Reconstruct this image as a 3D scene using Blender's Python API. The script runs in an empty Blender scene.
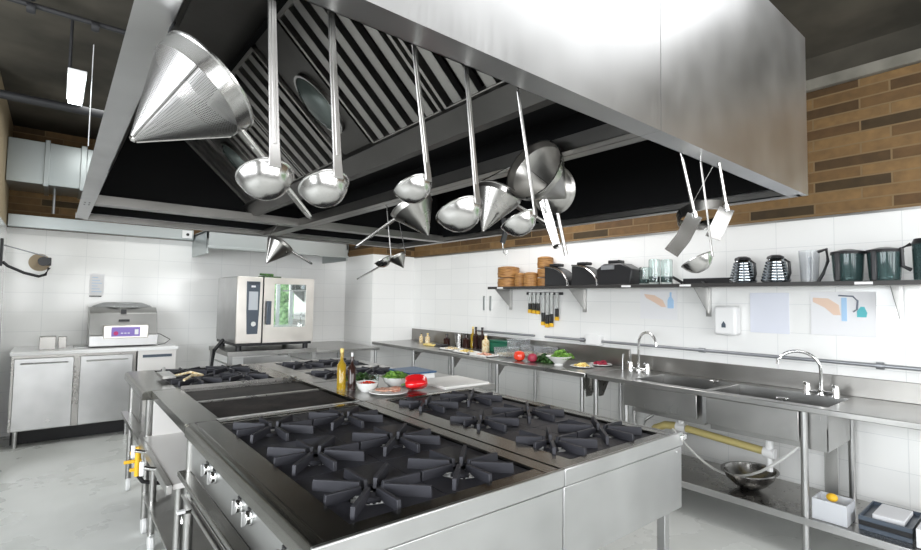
import bpy, bmesh, math, random
from mathutils import Vector, Matrix
random.seed(7)
S = bpy.context.scene
COL = S.collection
PI = math.pi

# ------------------------------------------------------------------ camera
cam_d = bpy.data.cameras.new('camera'); cam = bpy.data.objects.new('camera', cam_d); COL.objects.link(cam)
S.camera = cam
cam_d.sensor_width = 36.0
cam_d.lens = 36.0 * 495.69 / 921.0
cam_d.clip_start = 0.02
_yaw, _pit, _rol = 0.684881, 0.0511674, 0.0160123
_f = Vector((math.sin(_yaw) * math.cos(_pit), math.cos(_yaw) * math.cos(_pit), math.sin(_pit)))
_r = Vector((math.cos(_yaw), -math.sin(_yaw), 0)); _u = _r.cross(_f)
_R = _r * math.cos(_rol) + _u * math.sin(_rol); _U = _R.cross(_f)
cam.matrix_world = Matrix(((_R.x, _U.x, -_f.x, 0), (_R.y, _U.y, -_f.y, 0), (_R.z, _U.z, -_f.z, 1.5), (0, 0, 0, 1)))

# ------------------------------------------------------------------ world, lights, exposure
W = bpy.data.worlds.new('world'); S.world = W; W.use_nodes = True
W.node_tree.nodes['Background'].inputs[0].default_value = (0.86, 0.94, 1.0, 1)
W.node_tree.nodes['Background'].inputs[1].default_value = 2.2
S.view_settings.view_transform = 'Standard'; S.view_settings.look = 'None'
S.view_settings.gamma = 1.0; S.view_settings.use_curve_mapping = False
S.view_settings.exposure = 0.26

def area(name, loc, tgt, sx, sy, power, col=(1, 1, 1)):
    d = bpy.data.lights.new(name, 'AREA'); d.shape = 'RECTANGLE'; d.size = sx; d.size_y = sy
    d.energy = power; d.color = col
    o = bpy.data.objects.new(name, d); COL.objects.link(o); o.location = loc
    o.rotation_euler = (Vector(tgt) - Vector(loc)).to_track_quat('-Z', 'Y').to_euler()
    return o
for _i, _x in enumerate((-1.2, .8, 2.8)): area('daylight_front_window', (_x, -3.12, 1.9), (_x, 5, 1.6), 1.35, 1.7, 50, (1.0, 0.99, 0.98))
for _y in (-.8, .6, 2.0): area('daylight_left_window', (-2.88, _y, 1.8), (3, _y + .9, 1.2), 1.05, 1.7, 62, (0.95, 0.98, 1.0))
area('ceiling_daylight_opening', (3.2, 3.2, 3.1), (3.3, 3.2, 0), 0.7, 4.5, 85, (1.0, 0.99, 0.98))  # added fill above the right aisle; the ceiling is closed here
area('ceiling_lamps_front', (1.35, -.1, 3.22), (1.35, -.1, 0), 3.3, .75, 26, (0.97, 0.99, 1.0))
area('ceiling_lamps_end', (1.6, 5.5, 3.1), (1.6, 5.5, 0), 3.0, 0.8, 40, (0.98, 1.0, 0.98))  # added fill to brighten the end wall and the oven

# ------------------------------------------------------------------ materials
def mat(name, col=(.8, .8, .8), rough=.5, metal=0.0, trans=0.0, ior=1.45, emis=None, es=1.0, spec=0.5, coat=0.0):
    m = bpy.data.materials.new(name); m.use_nodes = True
    b = m.node_tree.nodes['Principled BSDF']
    b.inputs['Base Color'].default_value = (*col, 1); b.inputs['Roughness'].default_value = rough
    b.inputs['Metallic'].default_value = metal; b.inputs['Transmission Weight'].default_value = trans
    b.inputs['IOR'].default_value = ior; b.inputs['Specular IOR Level'].default_value = spec
    b.inputs['Coat Weight'].default_value = coat
    if emis:
        b.inputs['Emission Color'].default_value = (*emis, 1); b.inputs['Emission Strength'].default_value = es
    return m
def nn(m, t, **kw):
    n = m.node_tree.nodes.new(t)
    for k, v in kw.items():
        if k.startswith('i_'): n.inputs[k[2:].replace('_', ' ')].default_value = v
        else: setattr(n, k, v)
    return n
def ln(m, a, b): m.node_tree.links.new(a, b)
def pb(m): return m.node_tree.nodes['Principled BSDF']
def ramp(m, fac, stops):
    r = nn(m, 'ShaderNodeValToRGB'); e = r.color_ramp.elements
    while len(e) < len(stops): e.new(0.5)
    for i, (p, c) in enumerate(stops): e[i].position = p; e[i].color = (*c, 1)
    ln(m, fac, r.inputs[0]); return r
def pos(m, scale=(1, 1, 1), obj=True):
    tc = nn(m, 'ShaderNodeTexCoord'); mp = nn(m, 'ShaderNodeMapping'); mp.inputs['Scale'].default_value = scale
    ln(m, tc.outputs['Object'], mp.inputs[0]); return mp.outputs[0]
def steel(name, col=(.62, .61, .6), rough=.28, streak=(40, 40, 3), amt=.12, smudge=.10):
    """brushed stainless steel: streaky roughness, faint smudges"""
    m = mat(name, col, rough, 1.0)
    n1 = nn(m, 'ShaderNodeTexNoise', i_Scale=6.0, i_Detail=1.0); ln(m, pos(m, streak), n1.inputs['Vector'])
    n2 = nn(m, 'ShaderNodeTexNoise', i_Scale=3.5, i_Detail=2.0); ln(m, pos(m), n2.inputs['Vector'])
    a = nn(m, 'ShaderNodeMath', operation='MULTIPLY_ADD'); a.inputs[1].default_value = amt; a.inputs[2].default_value = rough - amt / 2 - smudge / 2
    ln(m, n1.outputs[0], a.inputs[0])
    b = nn(m, 'ShaderNodeMath', operation='MULTIPLY_ADD'); b.inputs[1].default_value = smudge
    ln(m, n2.outputs[0], b.inputs[0]); ln(m, a.outputs[0], b.inputs[2]); ln(m, b.outputs[0], pb(m).inputs['Roughness'])
    r = ramp(m, n2.outputs[0], [(.3, tuple(c * .86 for c in col)), (.7, tuple(min(1, c * 1.08) for c in col))])
    ln(m, r.outputs[0], pb(m).inputs['Base Color'])
    return m
M = {}
M['steel'] = steel('stainless_steel', (.44, .435, .425), .30, amt=.06)
M['hood'] = steel('hood_steel', (.60, .60, .605), .34, (30, 30, 1.2), .08, .12)
M['hoodin'] = steel('hood_lip_steel', (.30, .29, .275), .34, (3, 30, 30), .06, .10)
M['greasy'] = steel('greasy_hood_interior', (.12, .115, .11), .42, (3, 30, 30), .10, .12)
M['greasydark'] = mat('sooty_black_interior', (.006, .006, .0065), .6, 0, spec=.15)  # even near-black for the hood's inner panels
M['filter'] = steel('filter_steel', (.40, .385, .37), .38, (8, 8, 8), .1, .15)
M['top'] = steel('worktop_steel', (.22, .216, .198), .24, (8, 8, 8), .04, .10)
M['satin'] = steel('satin_steel', (.50, .50, .50), .34, (30, 30, 2), .06, .10)
M['chrome'] = mat('polished_chrome', (.82, .82, .82), .10, 1.0)
M['polish'] = steel('polished_utensil_steel', (.46, .45, .44), .22, (5, 5, 5), .05, .08)
M['darksteel'] = steel('dark_utensil_steel', (.34, .33, .315), .28, (5, 5, 5), .04, .05)
M['shade'] = mat('grey_painted_wall', (.42, .42, .41), .7)
M['iron'] = steel('cast_iron', (.036, .036, .044), .5, (20, 20, 20), .1, .12)
pb(M['iron']).inputs['Metallic'].default_value = 0.25
M['well'] = mat('enamel_black', (.014, .014, .018), .35)
M['black'] = mat('black_plastic', (.015, .015, .017), .35)
M['blacksoft'] = mat('black_rubber', (.02, .02, .022), .6)
M['white'] = mat('white_plastic', (.80, .80, .80), .35)
M['hstrap'] = steel('handle_steel', (.42, .41, .40), .34, (5, 5, 5), .08, .10)
M['enamel'] = mat('white_enamel_panel', (.78, .76, .74), .3)  # white colour stands in for light falling on the griddle's bay panels
M['ceramic'] = mat('white_ceramic', (.82, .82, .80), .12, coat=.4)
M['paper'] = mat('white_paper', (.80, .80, .82), .7)
M['yellow'] = mat('yellow_plastic', (.85, .50, .03), .4)
M['glass'] = mat('clear_glass', (.86, .93, .92), .03, 0, 1.0, 1.45)
M['clear'] = mat('clear_plastic', (.86, .88, .90), .12, 0, .85, 1.3)
M['smoke'] = mat('smoked_glass_jug', (.10, .17, .17), .08, 0, .7, 1.4)
M['alu'] = mat('galvanised_metal', (.40, .43, .43), .33, .9)
M['burner'] = mat('cast_aluminium', (.80, .80, .80), .4, 0)
M['bamboo'] = mat('bamboo', (.42, .22, .08), .5)
M['oil'] = mat('olive_oil', (.75, .50, .04), .05, 0, .6, 1.45)
M['vin'] = mat('dark_vinegar', (.03, .012, .01), .06)
M['red'] = mat('red_pepper_skin', (.78, .015, .02), .12, coat=.6)
M['tomato'] = mat('tomato_skin', (.72, .05, .02), .18, coat=.4)
M['green'] = mat('stem_green', (.10, .22, .03), .5)
M['leaf'] = mat('salad_leaf', (.10, .26, .03), .45)
M['leafdark'] = mat('dark_leaf', (.02, .07, .015), .5)
M['meat'] = mat('sliced_ham', (.72, .30, .20), .4)
M['cheese'] = mat('pale_yellow_food', (.80, .62, .22), .5)
M['onion'] = mat('red_onion', (.35, .03, .06), .3)
M['cream'] = mat('cream_food', (.78, .66, .40), .5)
M['bluebox'] = mat('blue_lid', (.03, .10, .22), .35)
M['lilac'] = mat('purple_panel', (.24, .17, .50), .4)
M['magenta'] = mat('magenta_print', (.50, .03, .16), .4)
M['skin'] = mat('printed_skin_tone', (.80, .60, .48), .7)
M['pblue'] = mat('printed_blue', (.42, .62, .85), .7)
M['pteal'] = mat('printed_teal', (.12, .50, .55), .7)
M['pgrey'] = mat('printed_grey', (.20, .22, .27), .7)
M['pipegrey'] = mat('grey_pipe', (.33, .34, .36), .35, .6)
M['yellowpipe'] = mat('yellowed_pipe', (.55, .46, .19), .4)
M['hose'] = mat('white_hose', (.78, .78, .76), .4)
M['lamp'] = mat('lamp_tube', (1, 1, 1), .5, emis=(.86, 1.0, 1.0), es=9)
M['board'] = mat('white_cutting_board', (.80, .79, .76), .45)
M['tan'] = mat('tan_painted_wall', (.42, .34, .22), .7)
M['screen'] = mat('oven_screen', (.55, .58, .62), .15)
M['slate'] = mat('slate_control_panel', (.07, .09, .12), .3)
M['ovenglass'] = mat('oven_door_glass', (.10, .13, .12), .02, 0.0, spec=1.0, coat=1.0)
M['ovenglass'].node_tree.nodes['Principled BSDF'].inputs['Metallic'].default_value = .75
pb(M['ovenglass']).inputs['Base Color'].default_value = (.55, .60, .58, 1)
M['label'] = mat('white_label', (.82, .82, .82), .5)
M['hedge'] = mat('hedge_leaves', (.12, .30, .06), .7)

# bamboo grain
def stripes(m, c1, c2, scale, s=(1, 1, 1)):
    n = nn(m, 'ShaderNodeTexNoise', i_Scale=scale, i_Detail=4.0); ln(m, pos(m, s), n.inputs['Vector'])
    r = ramp(m, n.outputs[0], [(.35, c1), (.65, c2)]); ln(m, r.outputs[0], pb(m).inputs['Base Color'])
stripes(M['bamboo'], (.20, .085, .022), (.42, .22, .07), 12, (1, 1, 8))
stripes(M['leaf'], (.04, .15, .015), (.22, .40, .06), 60)
stripes(M['leafdark'], (.008, .03, .01), (.05, .14, .02), 50)
stripes(M['meat'], (.55, .17, .10), (.85, .58, .45), 55)
stripes(M['hedge'], (.05, .16, .03), (.50, .78, .35), 9)
stripes(M['cream'], (.60, .38, .12), (.85, .80, .62), 60)

def wall_coords(m, ax):
    g = nn(m, 'ShaderNodeNewGeometry'); s = nn(m, 'ShaderNodeSeparateXYZ'); c = nn(m, 'ShaderNodeCombineXYZ')
    ln(m, g.outputs['Position'], s.inputs[0]); ln(m, s.outputs[ax], c.inputs[0]); ln(m, s.outputs['Z'], c.inputs[1])
    return c.outputs[0]
def tile_mat(name, ax, off=0.0):
    m = mat(name, (.8, .8, .8), .12)
    v = wall_coords(m, ax)
    mp = nn(m, 'ShaderNodeMapping'); mp.inputs['Location'].default_value = (off, -.04, 0); ln(m, v, mp.inputs[0])
    b = nn(m, 'ShaderNodeTexBrick', offset=0.0, squash=1.0)
    b.inputs['Scale'].default_value = 1.0; b.inputs['Brick Width'].default_value = .36; b.inputs['Row Height'].default_value = .21
    b.inputs['Mortar Size'].default_value = .0022; b.inputs['Mortar Smooth'].default_value = .3
    b.inputs['Color1'].default_value = (.83, .83, .82, 1); b.inputs['Color2'].default_value = (.86, .86, .85, 1)
    b.inputs['Mortar'].default_value = (.70, .71, .71, 1)
    ln(m, mp.outputs[0], b.inputs['Vector']); ln(m, b.outputs['Color'], pb(m).inputs['Base Color'])
    n = nn(m, 'ShaderNodeTexNoise', i_Scale=3.0, i_Detail=2.0); ln(m, v, n.inputs['Vector'])
    h = nn(m, 'ShaderNodeMath', operation='SUBTRACT'); ln(m, n.outputs[0], h.inputs[0]); ln(m, b.outputs['Fac'], h.inputs[1])
    bp = nn(m, 'ShaderNodeBump', i_Strength=.35, i_Distance=.004); ln(m, h.outputs[0], bp.inputs['Height']); ln(m, bp.outputs[0], pb(m).inputs['Normal'])
    return m
M['tileR'] = tile_mat('white_wall_tiles_right', 'Y', .06); M['tileE'] = tile_mat('white_wall_tiles_end', 'X', .1)
def brick_mat(name, ax):
    m = mat(name, (.4, .25, .1), .75)
    v = wall_coords(m, ax)
    def bt(mort):
        b = nn(m, 'ShaderNodeTexBrick', offset=.37, squash=1.0)
        b.inputs['Scale'].default_value = 1.0; b.inputs['Brick Width'].default_value = .43; b.inputs['Row Height'].default_value = .077
        b.inputs['Mortar Size'].default_value = mort; b.inputs['Mortar Smooth'].default_value = .2
        b.inputs['Color1'].default_value = (0, 0, 0, 1); b.inputs['Color2'].default_value = (1, 1, 1, 1); b.inputs['Mortar'].default_value = (.5, .5, .5, 1)
        ln(m, v, b.inputs['Vector']); return b
    b = bt(.006)
    r = ramp(m, b.outputs['Color'], [(.05, (.045, .028, .010)), (.22, (.095, .050, .018)), (.45, (.17, .098, .038)), (.7, (.21, .125, .050)), (.95, (.15, .085, .032))])
    n = nn(m, 'ShaderNodeTexNoise', i_Scale=14.0, i_Detail=5.0); ln(m, v, n.inputs['Vector'])
    n2 = ramp(m, n.outputs[0], [(.3, (.72, .72, .72)), (.7, (1.15, 1.12, 1.08))])
    mx = nn(m, 'ShaderNodeMixRGB', blend_type='MULTIPLY'); mx.inputs[0].default_value = .8
    ln(m, r.outputs[0], mx.inputs[1]); ln(m, n2.outputs[0], mx.inputs[2])
    mm = nn(m, 'ShaderNodeMixRGB'); ln(m, b.outputs['Fac'], mm.inputs[0]); ln(m, mx.outputs[0], mm.inputs[1]); mm.inputs[2].default_value = (.19, .125, .06, 1)
    ln(m, mm.outputs[0], pb(m).inputs['Base Color'])
    iv = nn(m, 'ShaderNodeMath', operation='SUBTRACT'); ln(m, n.outputs[0], iv.inputs[0]); ln(m, b.outputs['Fac'], iv.inputs[1])
    bp = nn(m, 'ShaderNodeBump', i_Strength=.6, i_Distance=.006); ln(m, iv.outputs[0], bp.inputs['Height']); ln(m, bp.outputs[0], pb(m).inputs['Normal'])
    return m
M['brickR'] = brick_mat('thin_tan_bricks_right', 'Y'); M['brickE'] = brick_mat('thin_tan_bricks_end', 'X')
M['ceil'] = mat('dark_stained_concrete', (.12, .11, .09), .85)
stripes(M['ceil'], (.030, .027, .020), (.085, .075, .058), 1.6)
M['conc'] = mat('light_concrete_band', (.30, .28, .24), .8)
stripes(M['conc'], (.16, .15, .125), (.24, .225, .19), 5)
M['floor'] = mat('pale_epoxy_floor', (.60, .61, .58), .28)
def floor_nodes(m):
    n = nn(m, 'ShaderNodeTexNoise', i_Scale=2.2, i_Detail=6.0); ln(m, pos(m), n.inputs['Vector'])
    r = ramp(m, n.outputs[0], [(.3, (.62, .635, .61)), (.7, (.74, .75, .73))]); ln(m, r.outputs[0], pb(m).inputs['Base Color'])
    r2 = ramp(m, n.outputs[0], [(.3, (.20, .20, .20)), (.7, (.42, .42, .42))]); ln(m, r2.outputs[0], pb(m).inputs['Roughness'])
floor_nodes(M['floor'])
# perforated sheet of the conical strainer: real holes
def perforated():
    m = mat('perforated_steel', (.36, .355, .35), .38, 1.0)
    uv = nn(m, 'ShaderNodeUVMap'); mp = nn(m, 'ShaderNodeMapping'); mp.inputs['Scale'].default_value = (170, 62, 1)
    ln(m, uv.outputs[0], mp.inputs[0])
    v = nn(m, 'ShaderNodeTexVoronoi', voronoi_dimensions='2D', i_Scale=1.0, i_Randomness=0.0); ln(m, mp.outputs[0], v.inputs['Vector'])
    g = nn(m, 'ShaderNodeMath', operation='GREATER_THAN'); g.inputs[1].default_value = .30; ln(m, v.outputs['Distance'], g.inputs[0])
    ln(m, g.outputs[0], pb(m).inputs['Alpha'])
    return m
M['perf'] = perforated()

# ------------------------------------------------------------------ mesh helpers
class B:
    def __init__(s): s.bm = bmesh.new(); s.uv = None
    def box(s, x0, x1, y0, y1, z0, z1, mtx=None):
        c = ((x0 + x1) / 2, (y0 + y1) / 2, (z0 + z1) / 2)
        m = Matrix.Translation(c) @ Matrix.Diagonal((abs(x1 - x0), abs(y1 - y0), abs(z1 - z0), 1))
        if mtx: m = mtx @ m
        bmesh.ops.create_cube(s.bm, size=1, matrix=m); return s
    def cyl(s, p0, p1, r0, r1=None, seg=16, caps=True):
        p0 = Vector(p0); p1 = Vector(p1); d = p1 - p0; r1 = r0 if r1 is None else r1
        m = Matrix.Translation((p0 + p1) / 2) @ d.to_track_quat('Z', 'Y').to_matrix().to_4x4()
        bmesh.ops.create_cone(s.bm, cap_ends=caps, segments=seg, radius1=r0, radius2=r1, depth=d.length, matrix=m); return s
    def sph(s, c, r, sc=(1, 1, 1), seg=16, mtx=None):
        m = Matrix.Translation(c) @ (mtx or Matrix()) @ Matrix.Diagonal((*sc, 1))
        bmesh.ops.create_uvsphere(s.bm, u_segments=seg, v_segments=max(6, seg // 2), radius=r, matrix=m); return s
    def tube(s, pts, r, seg=10, flat=None, up=None):
        """swept tube; flat=(w,t) gives a rectangular strap instead"""
        pts = [Vector(p) for p in pts]; rings = []
        for i, p in enumerate(pts):
            t = (pts[min(i + 1, len(pts) - 1)] - pts[max(i - 1, 0)]).normalized()
            if up is not None: a = Vector(up)
            else: a = Vector((0, 0, 1)) if abs(t.z) < .9 else Vector((1, 0, 0))
            n = t.cross(a).normalized(); b = n.cross(t).normalized()
            if flat:
                w, h = flat[0] / 2, flat[1] / 2
                if callable(r): w *= r(i / (len(pts) - 1))
                q = [n * w + b * h, -n * w + b * h, -n * w - b * h, n * w - b * h]
                rings.append([s.bm.verts.new(p + v) for v in q])
            else:
                rr = r(i / (len(pts) - 1)) if callable(r) else r
                rings.append([s.bm.verts.new(p + (n * math.cos(k * 2 * PI / seg) + b * math.sin(k * 2 * PI / seg)) * rr) for k in range(seg)])
        m = len(rings[0])
        for a, b in zip(rings, rings[1:]):
            for k in range(m): s.bm.faces.new((a[k], a[(k + 1) % m], b[(k + 1) % m], b[k]))
        s.bm.faces.new(rings[0][::-1]); s.bm.faces.new(rings[-1]); return s
    def lathe(s, prof, mtx=None, seg=32, uv=False, a0=0, a1=2 * PI):
        mtx = mtx or Matrix(); full = abs(a1 - a0 - 2 * PI) < 1e-4; n = seg if full else seg + 1
        rings = []
        for (r, z) in prof:
            rings.append([s.bm.verts.new(mtx @ Vector((r * math.cos(a0 + (a1 - a0) * k / seg), r * math.sin(a0 + (a1 - a0) * k / seg), z))) for k in range(n)])
        if uv: lay = s.bm.loops.layers.uv.verify()
        for i, (a, b) in enumerate(zip(rings, rings[1:])):
            for k in range(seg):
                k2 = (k + 1) % n
                f = s.bm.faces.new((a[k], a[k2], b[k2], b[k]))
                if uv:
                    for l, (uu, vv) in zip(f.loops, ((k, i), (k + 1, i), (k + 1, i + 1), (k, i + 1))): l[lay].uv = (uu / seg, vv / (len(rings) - 1))
        return s
    def prism(s, pts, axis, a0, a1):
        def P(u, v, w): return {'x': (w, u, v), 'y': (u, w, v), 'z': (u, v, w)}[axis]
        A = [s.bm.verts.new(P(u, v, a0)) for u, v in pts]; C = [s.bm.verts.new(P(u, v, a1)) for u, v in pts]
        s.bm.faces.new(A); s.bm.faces.new(C[::-1]); n = len(pts)
        for k in range(n): s.bm.faces.new((A[k], A[(k + 1) % n], C[(k + 1) % n], C[k]))
        return s
    def quad(s, *p): s.bm.faces.new([s.bm.verts.new(q) for q in p]); return s
    def xf(s, m): bmesh.ops.transform(s.bm, matrix=m, verts=s.bm.verts); return s
    def build(s, name, m, parent=None, bev=0, smooth=True, solid=0):
        bmesh.ops.remove_doubles(s.bm, verts=s.bm.verts, dist=1e-6)
        bmesh.ops.recalc_face_normals(s.bm, faces=s.bm.faces)
        me = bpy.data.meshes.new(name); s.bm.to_mesh(me); s.bm.free()
        if smooth:
            for p in me.polygons: p.use_smooth = True
            me.set_sharp_from_angle(angle=math.radians(38))
        me.materials.append(M[m] if isinstance(m, str) else m)
        o = bpy.data.objects.new(name, me); COL.objects.link(o)
        if solid:
            d = o.modifiers.new('solid', 'SOLIDIFY'); d.thickness = solid; d.offset = 0
        if bev:
            d = o.modifiers.new('bevel', 'BEVEL'); d.width = bev; d.segments = 2; d.limit_method = 'ANGLE'
        if parent:
            o.parent = parent
            if parent.type == 'EMPTY': o.matrix_parent_inverse = Matrix.Translation(-parent.location)
        return o
def tag(o, label, cat, group=None, kind=None):
    o['label'] = label; o['category'] = cat
    if group: o['group'] = group
    if kind: o['kind'] = kind
    return o
def thing(name, label, cat, loc=(0, 0, 0), group=None):
    o = bpy.data.objects.new(name, None); COL.objects.link(o); o.location = loc; o.empty_display_size = .05
    return tag(o, label, cat, group)
def st(o): o['kind'] = 'structure'; return o
def dup(o, loc=None, label=None, rotz=None, parent=None):
    c = o.copy(); COL.objects.link(c)
    if parent: c.parent = parent
    for ch in [k for k in bpy.data.objects if k.parent == o]: dup(ch, parent=c)
    if loc is not None: c.location = loc
    if label: c['label'] = label
    if rotz is not None: c.rotation_euler.z = rotz
    return c

# ------------------------------------------------------------------ the room
st(B().box(-3.0, 4.3, -3.3, 7.2, -.1, 0).build('floor', 'floor'))
st(B().box(-3.0, 4.3, -3.3, 7.2, 3.3, 3.4).build('ceiling', 'ceil'))
# right wall: tiles, then thin bricks, then a concrete band; a window lies out of frame towards the camera's right
b = B().box(4.2, 4.35, .12, 7.2, 0, 2.14).box(4.2, 4.35, -3.3, .12, 0, .75).box(4.2, 4.35, -3.3, -2.3, .75, 2.14)
wr = st(b.build('wall_right', 'tileR'))
B().box(4.205, 4.35, -3.3, 7.2, 2.14, 3.06).build('brick_facing', 'brickR', wr)
B().box(4.17, 4.35, -3.3, 7.2, 3.065, 3.14).build('concrete_band', 'conc', wr)
B().box(4.18, 4.35, -3.3, 7.2, 3.14, 3.3).build('upper_concrete', 'ceil', wr)
B().box(4.19, 4.21, .12, 7.1, 2.125, 2.14).build('tile_edge_strip', 'steel', wr)
wn = st(B().box(4.22, 4.3, -2.3, .12, .75, .80).box(4.22, 4.3, -2.3, .12, 2.09, 2.14).box(4.22, 4.3, -2.3, -2.25, .8, 2.09).box(4.22, 4.3, .07, .12, .8, 2.09)
        .box(4.22, 4.3, -1.12, -1.07, .8, 2.09).box(4.22, 4.3, -.25, -.2, .8, 2.09).build('window_1', 'satin'))
wb = st(B().box(-.52, 4.2, 7.1, 7.2, 0, 2.2).build('wall_back', 'tileE'))
B().box(-.52, 4.2, 7.1, 7.2, 2.2, 3.3).build('brick_facing', 'brickE', wb)
wp = st(B().box(3.49, 4.2, 6.25, 7.1, 0, 2.14).build('wall_corner', 'tileE'))
B().box(3.495, 4.2, 6.255, 7.1, 2.14, 3.3).build('brick_facing', 'brickE', wp)
# short left wall: tiled below, painted above
wl = st(B().box(-.52, -.42, 5.3, 7.1, 0, 2.2).build('wall_left', 'tileR'))
B().box(-.52, -.425, 5.3, 7.1, 2.2, 3.3).build('painted_upper', 'tan', wl)
st(B().box(-3.0, -.52, 5.3, 5.4, 0, 3.3).build('wall_alcove', 'shade'))
# wall with windows on the far left and behind the camera
b = B().box(-3.1, -3.0, -3.3, 5.4, 0, .95).box(-3.1, -3.0, -3.3, 5.4, 2.65, 3.3).box(-3.1, -3.0, -3.3, -1.9, .95, 2.65).box(-3.1, -3.0, 3.1, 5.4, .95, 2.65)
st(b.build('wall_side', 'shade'))
b = B().box(-3.1, 4.35, -3.4, -3.3, 0, 1.1).box(-3.1, 4.35, -3.4, -3.3, 2.8, 3.3).box(-3.1, -2.0, -3.4, -3.3, 1.1, 2.8).box(3.6, 4.35, -3.4, -3.3, 1.1, 2.8)
st(b.build('wall_front', 'shade'))
# hedge outside the right-hand window (seen as a reflection in the oven door)
b = B()
for i in range(190):
    b.sph((6.2 + random.uniform(-.3, .4), random.uniform(-9.5, .5), random.uniform(-.4, 1.9) ** 1), random.uniform(.2, .40), seg=8)
tag(b.build('garden_hedge', 'hedge', smooth=False), 'green hedge in the garden outside the window, mirrored in the oven door', 'hedge')
tag(B().box(4.4, 12, -14, 6, -.8, -.7).build('lawn', 'hedge'), 'lawn in the garden outside the window behind the hedge', 'lawn')

# ------------------------------------------------------------------ ceiling pipes, duct, lamp, trunking
t = thing('pipe_run', 'thick dark pipe crossing the ceiling behind the hanging lamp', 'pipe', (-.4, 5.2, 3.06))
B().cyl((-3.0, 5.25, 3.06), (3.4, 5.25, 3.06), .035).build('pipe', 'blacksoft', t)
t = thing('pipe_run', 'thin dark pipe with clamps on the ceiling nearest the hood', 'pipe', (-.4, 3.6, 3.2))
B().cyl((-2.9, 3.75, 3.17), (1.9, 3.75, 3.17), .016).build('pipe', 'blacksoft', t)
for x in (-.18, .12): B().lathe([(.028, -.02), (.032, 0), (.028, .02)], Matrix.Translation((x, 3.75, 3.15)) @ Matrix.Rotation(PI / 2, 4, 'Y')).build('clamp', 'blacksoft', t)
t = thing('smoke_detector', 'small pale round detector on the dark ceiling, top left', 'detector', (-.17, 3.35, 3.1))
B().lathe([(0, -.035), (.035, -.035), (.06, -.01), (.062, .02), (0, .02)], Matrix.Translation((-.19, 3.72, 3.24))).build('housing', 'cream', t)
B().cyl((-.19, 3.72, 3.19), (-.19, 3.72, 3.22), .03).build('sensor', 'black', t)
t = thing('hanging_lamp', 'slim lit fluorescent lamp hanging from the dark ceiling at left', 'lamp', (.05, 4.0, 2.95))
B().box(.0, .10, 4.0, 4.62, 2.93, 2.95).build('housing', 'white', t, bev=.004)
B().box(.012, .092, 4.01, 4.60, 2.90, 2.93).build('lamp_tube', 'lamp', t)
B().cyl((.01, 4.02, 2.95), (.01, 4.02, 3.3), .009).build('hanger', 'blacksoft', t)
B().cyl((.01, 4.55, 2.95), (.01, 4.55, 3.3), .009).build('hanger', 'blacksoft', t)
B().cyl((.13, 4.15, 2.5), (.13, 4.15, 3.2), .003, seg=6).build('pull_cord', 'white', t)
t = thing('ventilation_duct', 'silver sheet-metal duct between the brick wall and the dark ceiling', 'duct', (-.1, 6.5, 2.6))
B().box(-.42, -.12, 6.5, 7.1, 2.6, 3.03).build('duct_section', 'alu', t, bev=.004)
B().box(-.11, .16, 6.5, 7.1, 2.6, 3.03).build('duct_section', 'alu', t, bev=.004)
B().box(-.14, -.10, 6.47, 7.1, 2.58, 3.05).build('flange', 'alu', t, bev=.003)
B().box(.15, .20, 6.47, 7.1, 2.58, 3.05).build('flange', 'alu', t, bev=.003)
B().box(.20, 1.4, 6.5, 7.1, 2.6, 3.03).build('duct_section', 'alu', t, bev=.004)
B().cyl((-.05, 6.7, 2.34), (-.05, 6.7, 2.6), .012).build('support_rod', 'pipegrey', t)
t = thing('cable_trunking', 'galvanised cable trunking running above the tiles on the end wall', 'trunking', (.5, 7.0, 2.2))
B().box(-.415, 1.33, 6.99, 7.098, 2.205, 2.335).build('channel', 'alu', t, bev=.003)
B().box(3.1, 3.48, 6.99, 7.098, 2.205, 2.335).build('channel', 'alu', t, bev=.003)
b = B().box(1.20, 1.31, 6.97, 6.99, 2.225, 2.32); b.build('socket_plate', 'white', t)
B().cyl((1.26, 6.965, 2.27), (1.26, 6.975, 2.27), .018).build('socket', 'black', t)

# small wall hood over the oven
t = thing('wall_hood', 'small stainless wall hood above the combi oven', 'extractor hood', (2.2, 6.9, 2.1))
b = B().box(1.34, 1.36, 6.3, 7.09, 2.0, 2.27).box(3.1, 3.12, 6.3, 7.09, 2.02, 2.27).box(1.34, 3.12, 6.3, 6.32, 2.08, 2.27).box(1.34, 3.12, 6.3, 7.09, 2.25, 2.28)
b.build('canopy', 'alu', t)
B().box(1.36, 3.1, 6.32, 7.07, 2.2, 2.22).build('filter_panel', 'greasy', t)
B().box(1.34, 3.12, 6.27, 6.33, 2.06, 2.09).build('lip', 'alu', t, bev=.003)
B().box(3.2, 3.3, 6.96, 6.985, 2.15, 2.27).build('switch_plate', 'white', t)

# ------------------------------------------------------------------ the big island hood
HX0, HX1, HY0, HY1, HZ0, HZ1 = .082, 2.625, .73, 4.16, 2.0, 2.735
CX0, CX1 = 1.29, 1.385
t = thing('extractor_hood', 'huge brushed steel island hood hanging over the cooking ranges', 'extractor hood', (1.36, 2.4, 2.0))
B().prism([(HX0, HZ0), (1.336, HZ0), (1.336, HZ1), (.34, HZ1)], 'y', HY0, HY0 + .004).build('front_panel', 'hood', t)
B().box(1.3385, HX1, HY0, HY0 + .004, HZ0, HZ1).build('front_panel', 'hood', t)
B().box(1.330, 1.345, HY0 + .003, HY0 + .006, HZ0 + .003, HZ1).build('seam', 'black', t)
B().prism([(HX0, HZ0), (HX0 + .004, HZ0), (.344, HZ1), (.34, HZ1)], 'y', HY0 + .004, HY1).build('side_panel', 'hood', t)
B().box(HX1 - .004, HX1, HY0 + .004, HY1, HZ0, HZ1).build('side_panel', 'hood', t)
B().prism([(HX0, HZ0), (HX1, HZ0), (HX1, HZ1), (.34, HZ1)], 'y', HY1 - .004, HY1).build('end_panel', 'hood', t)
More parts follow.
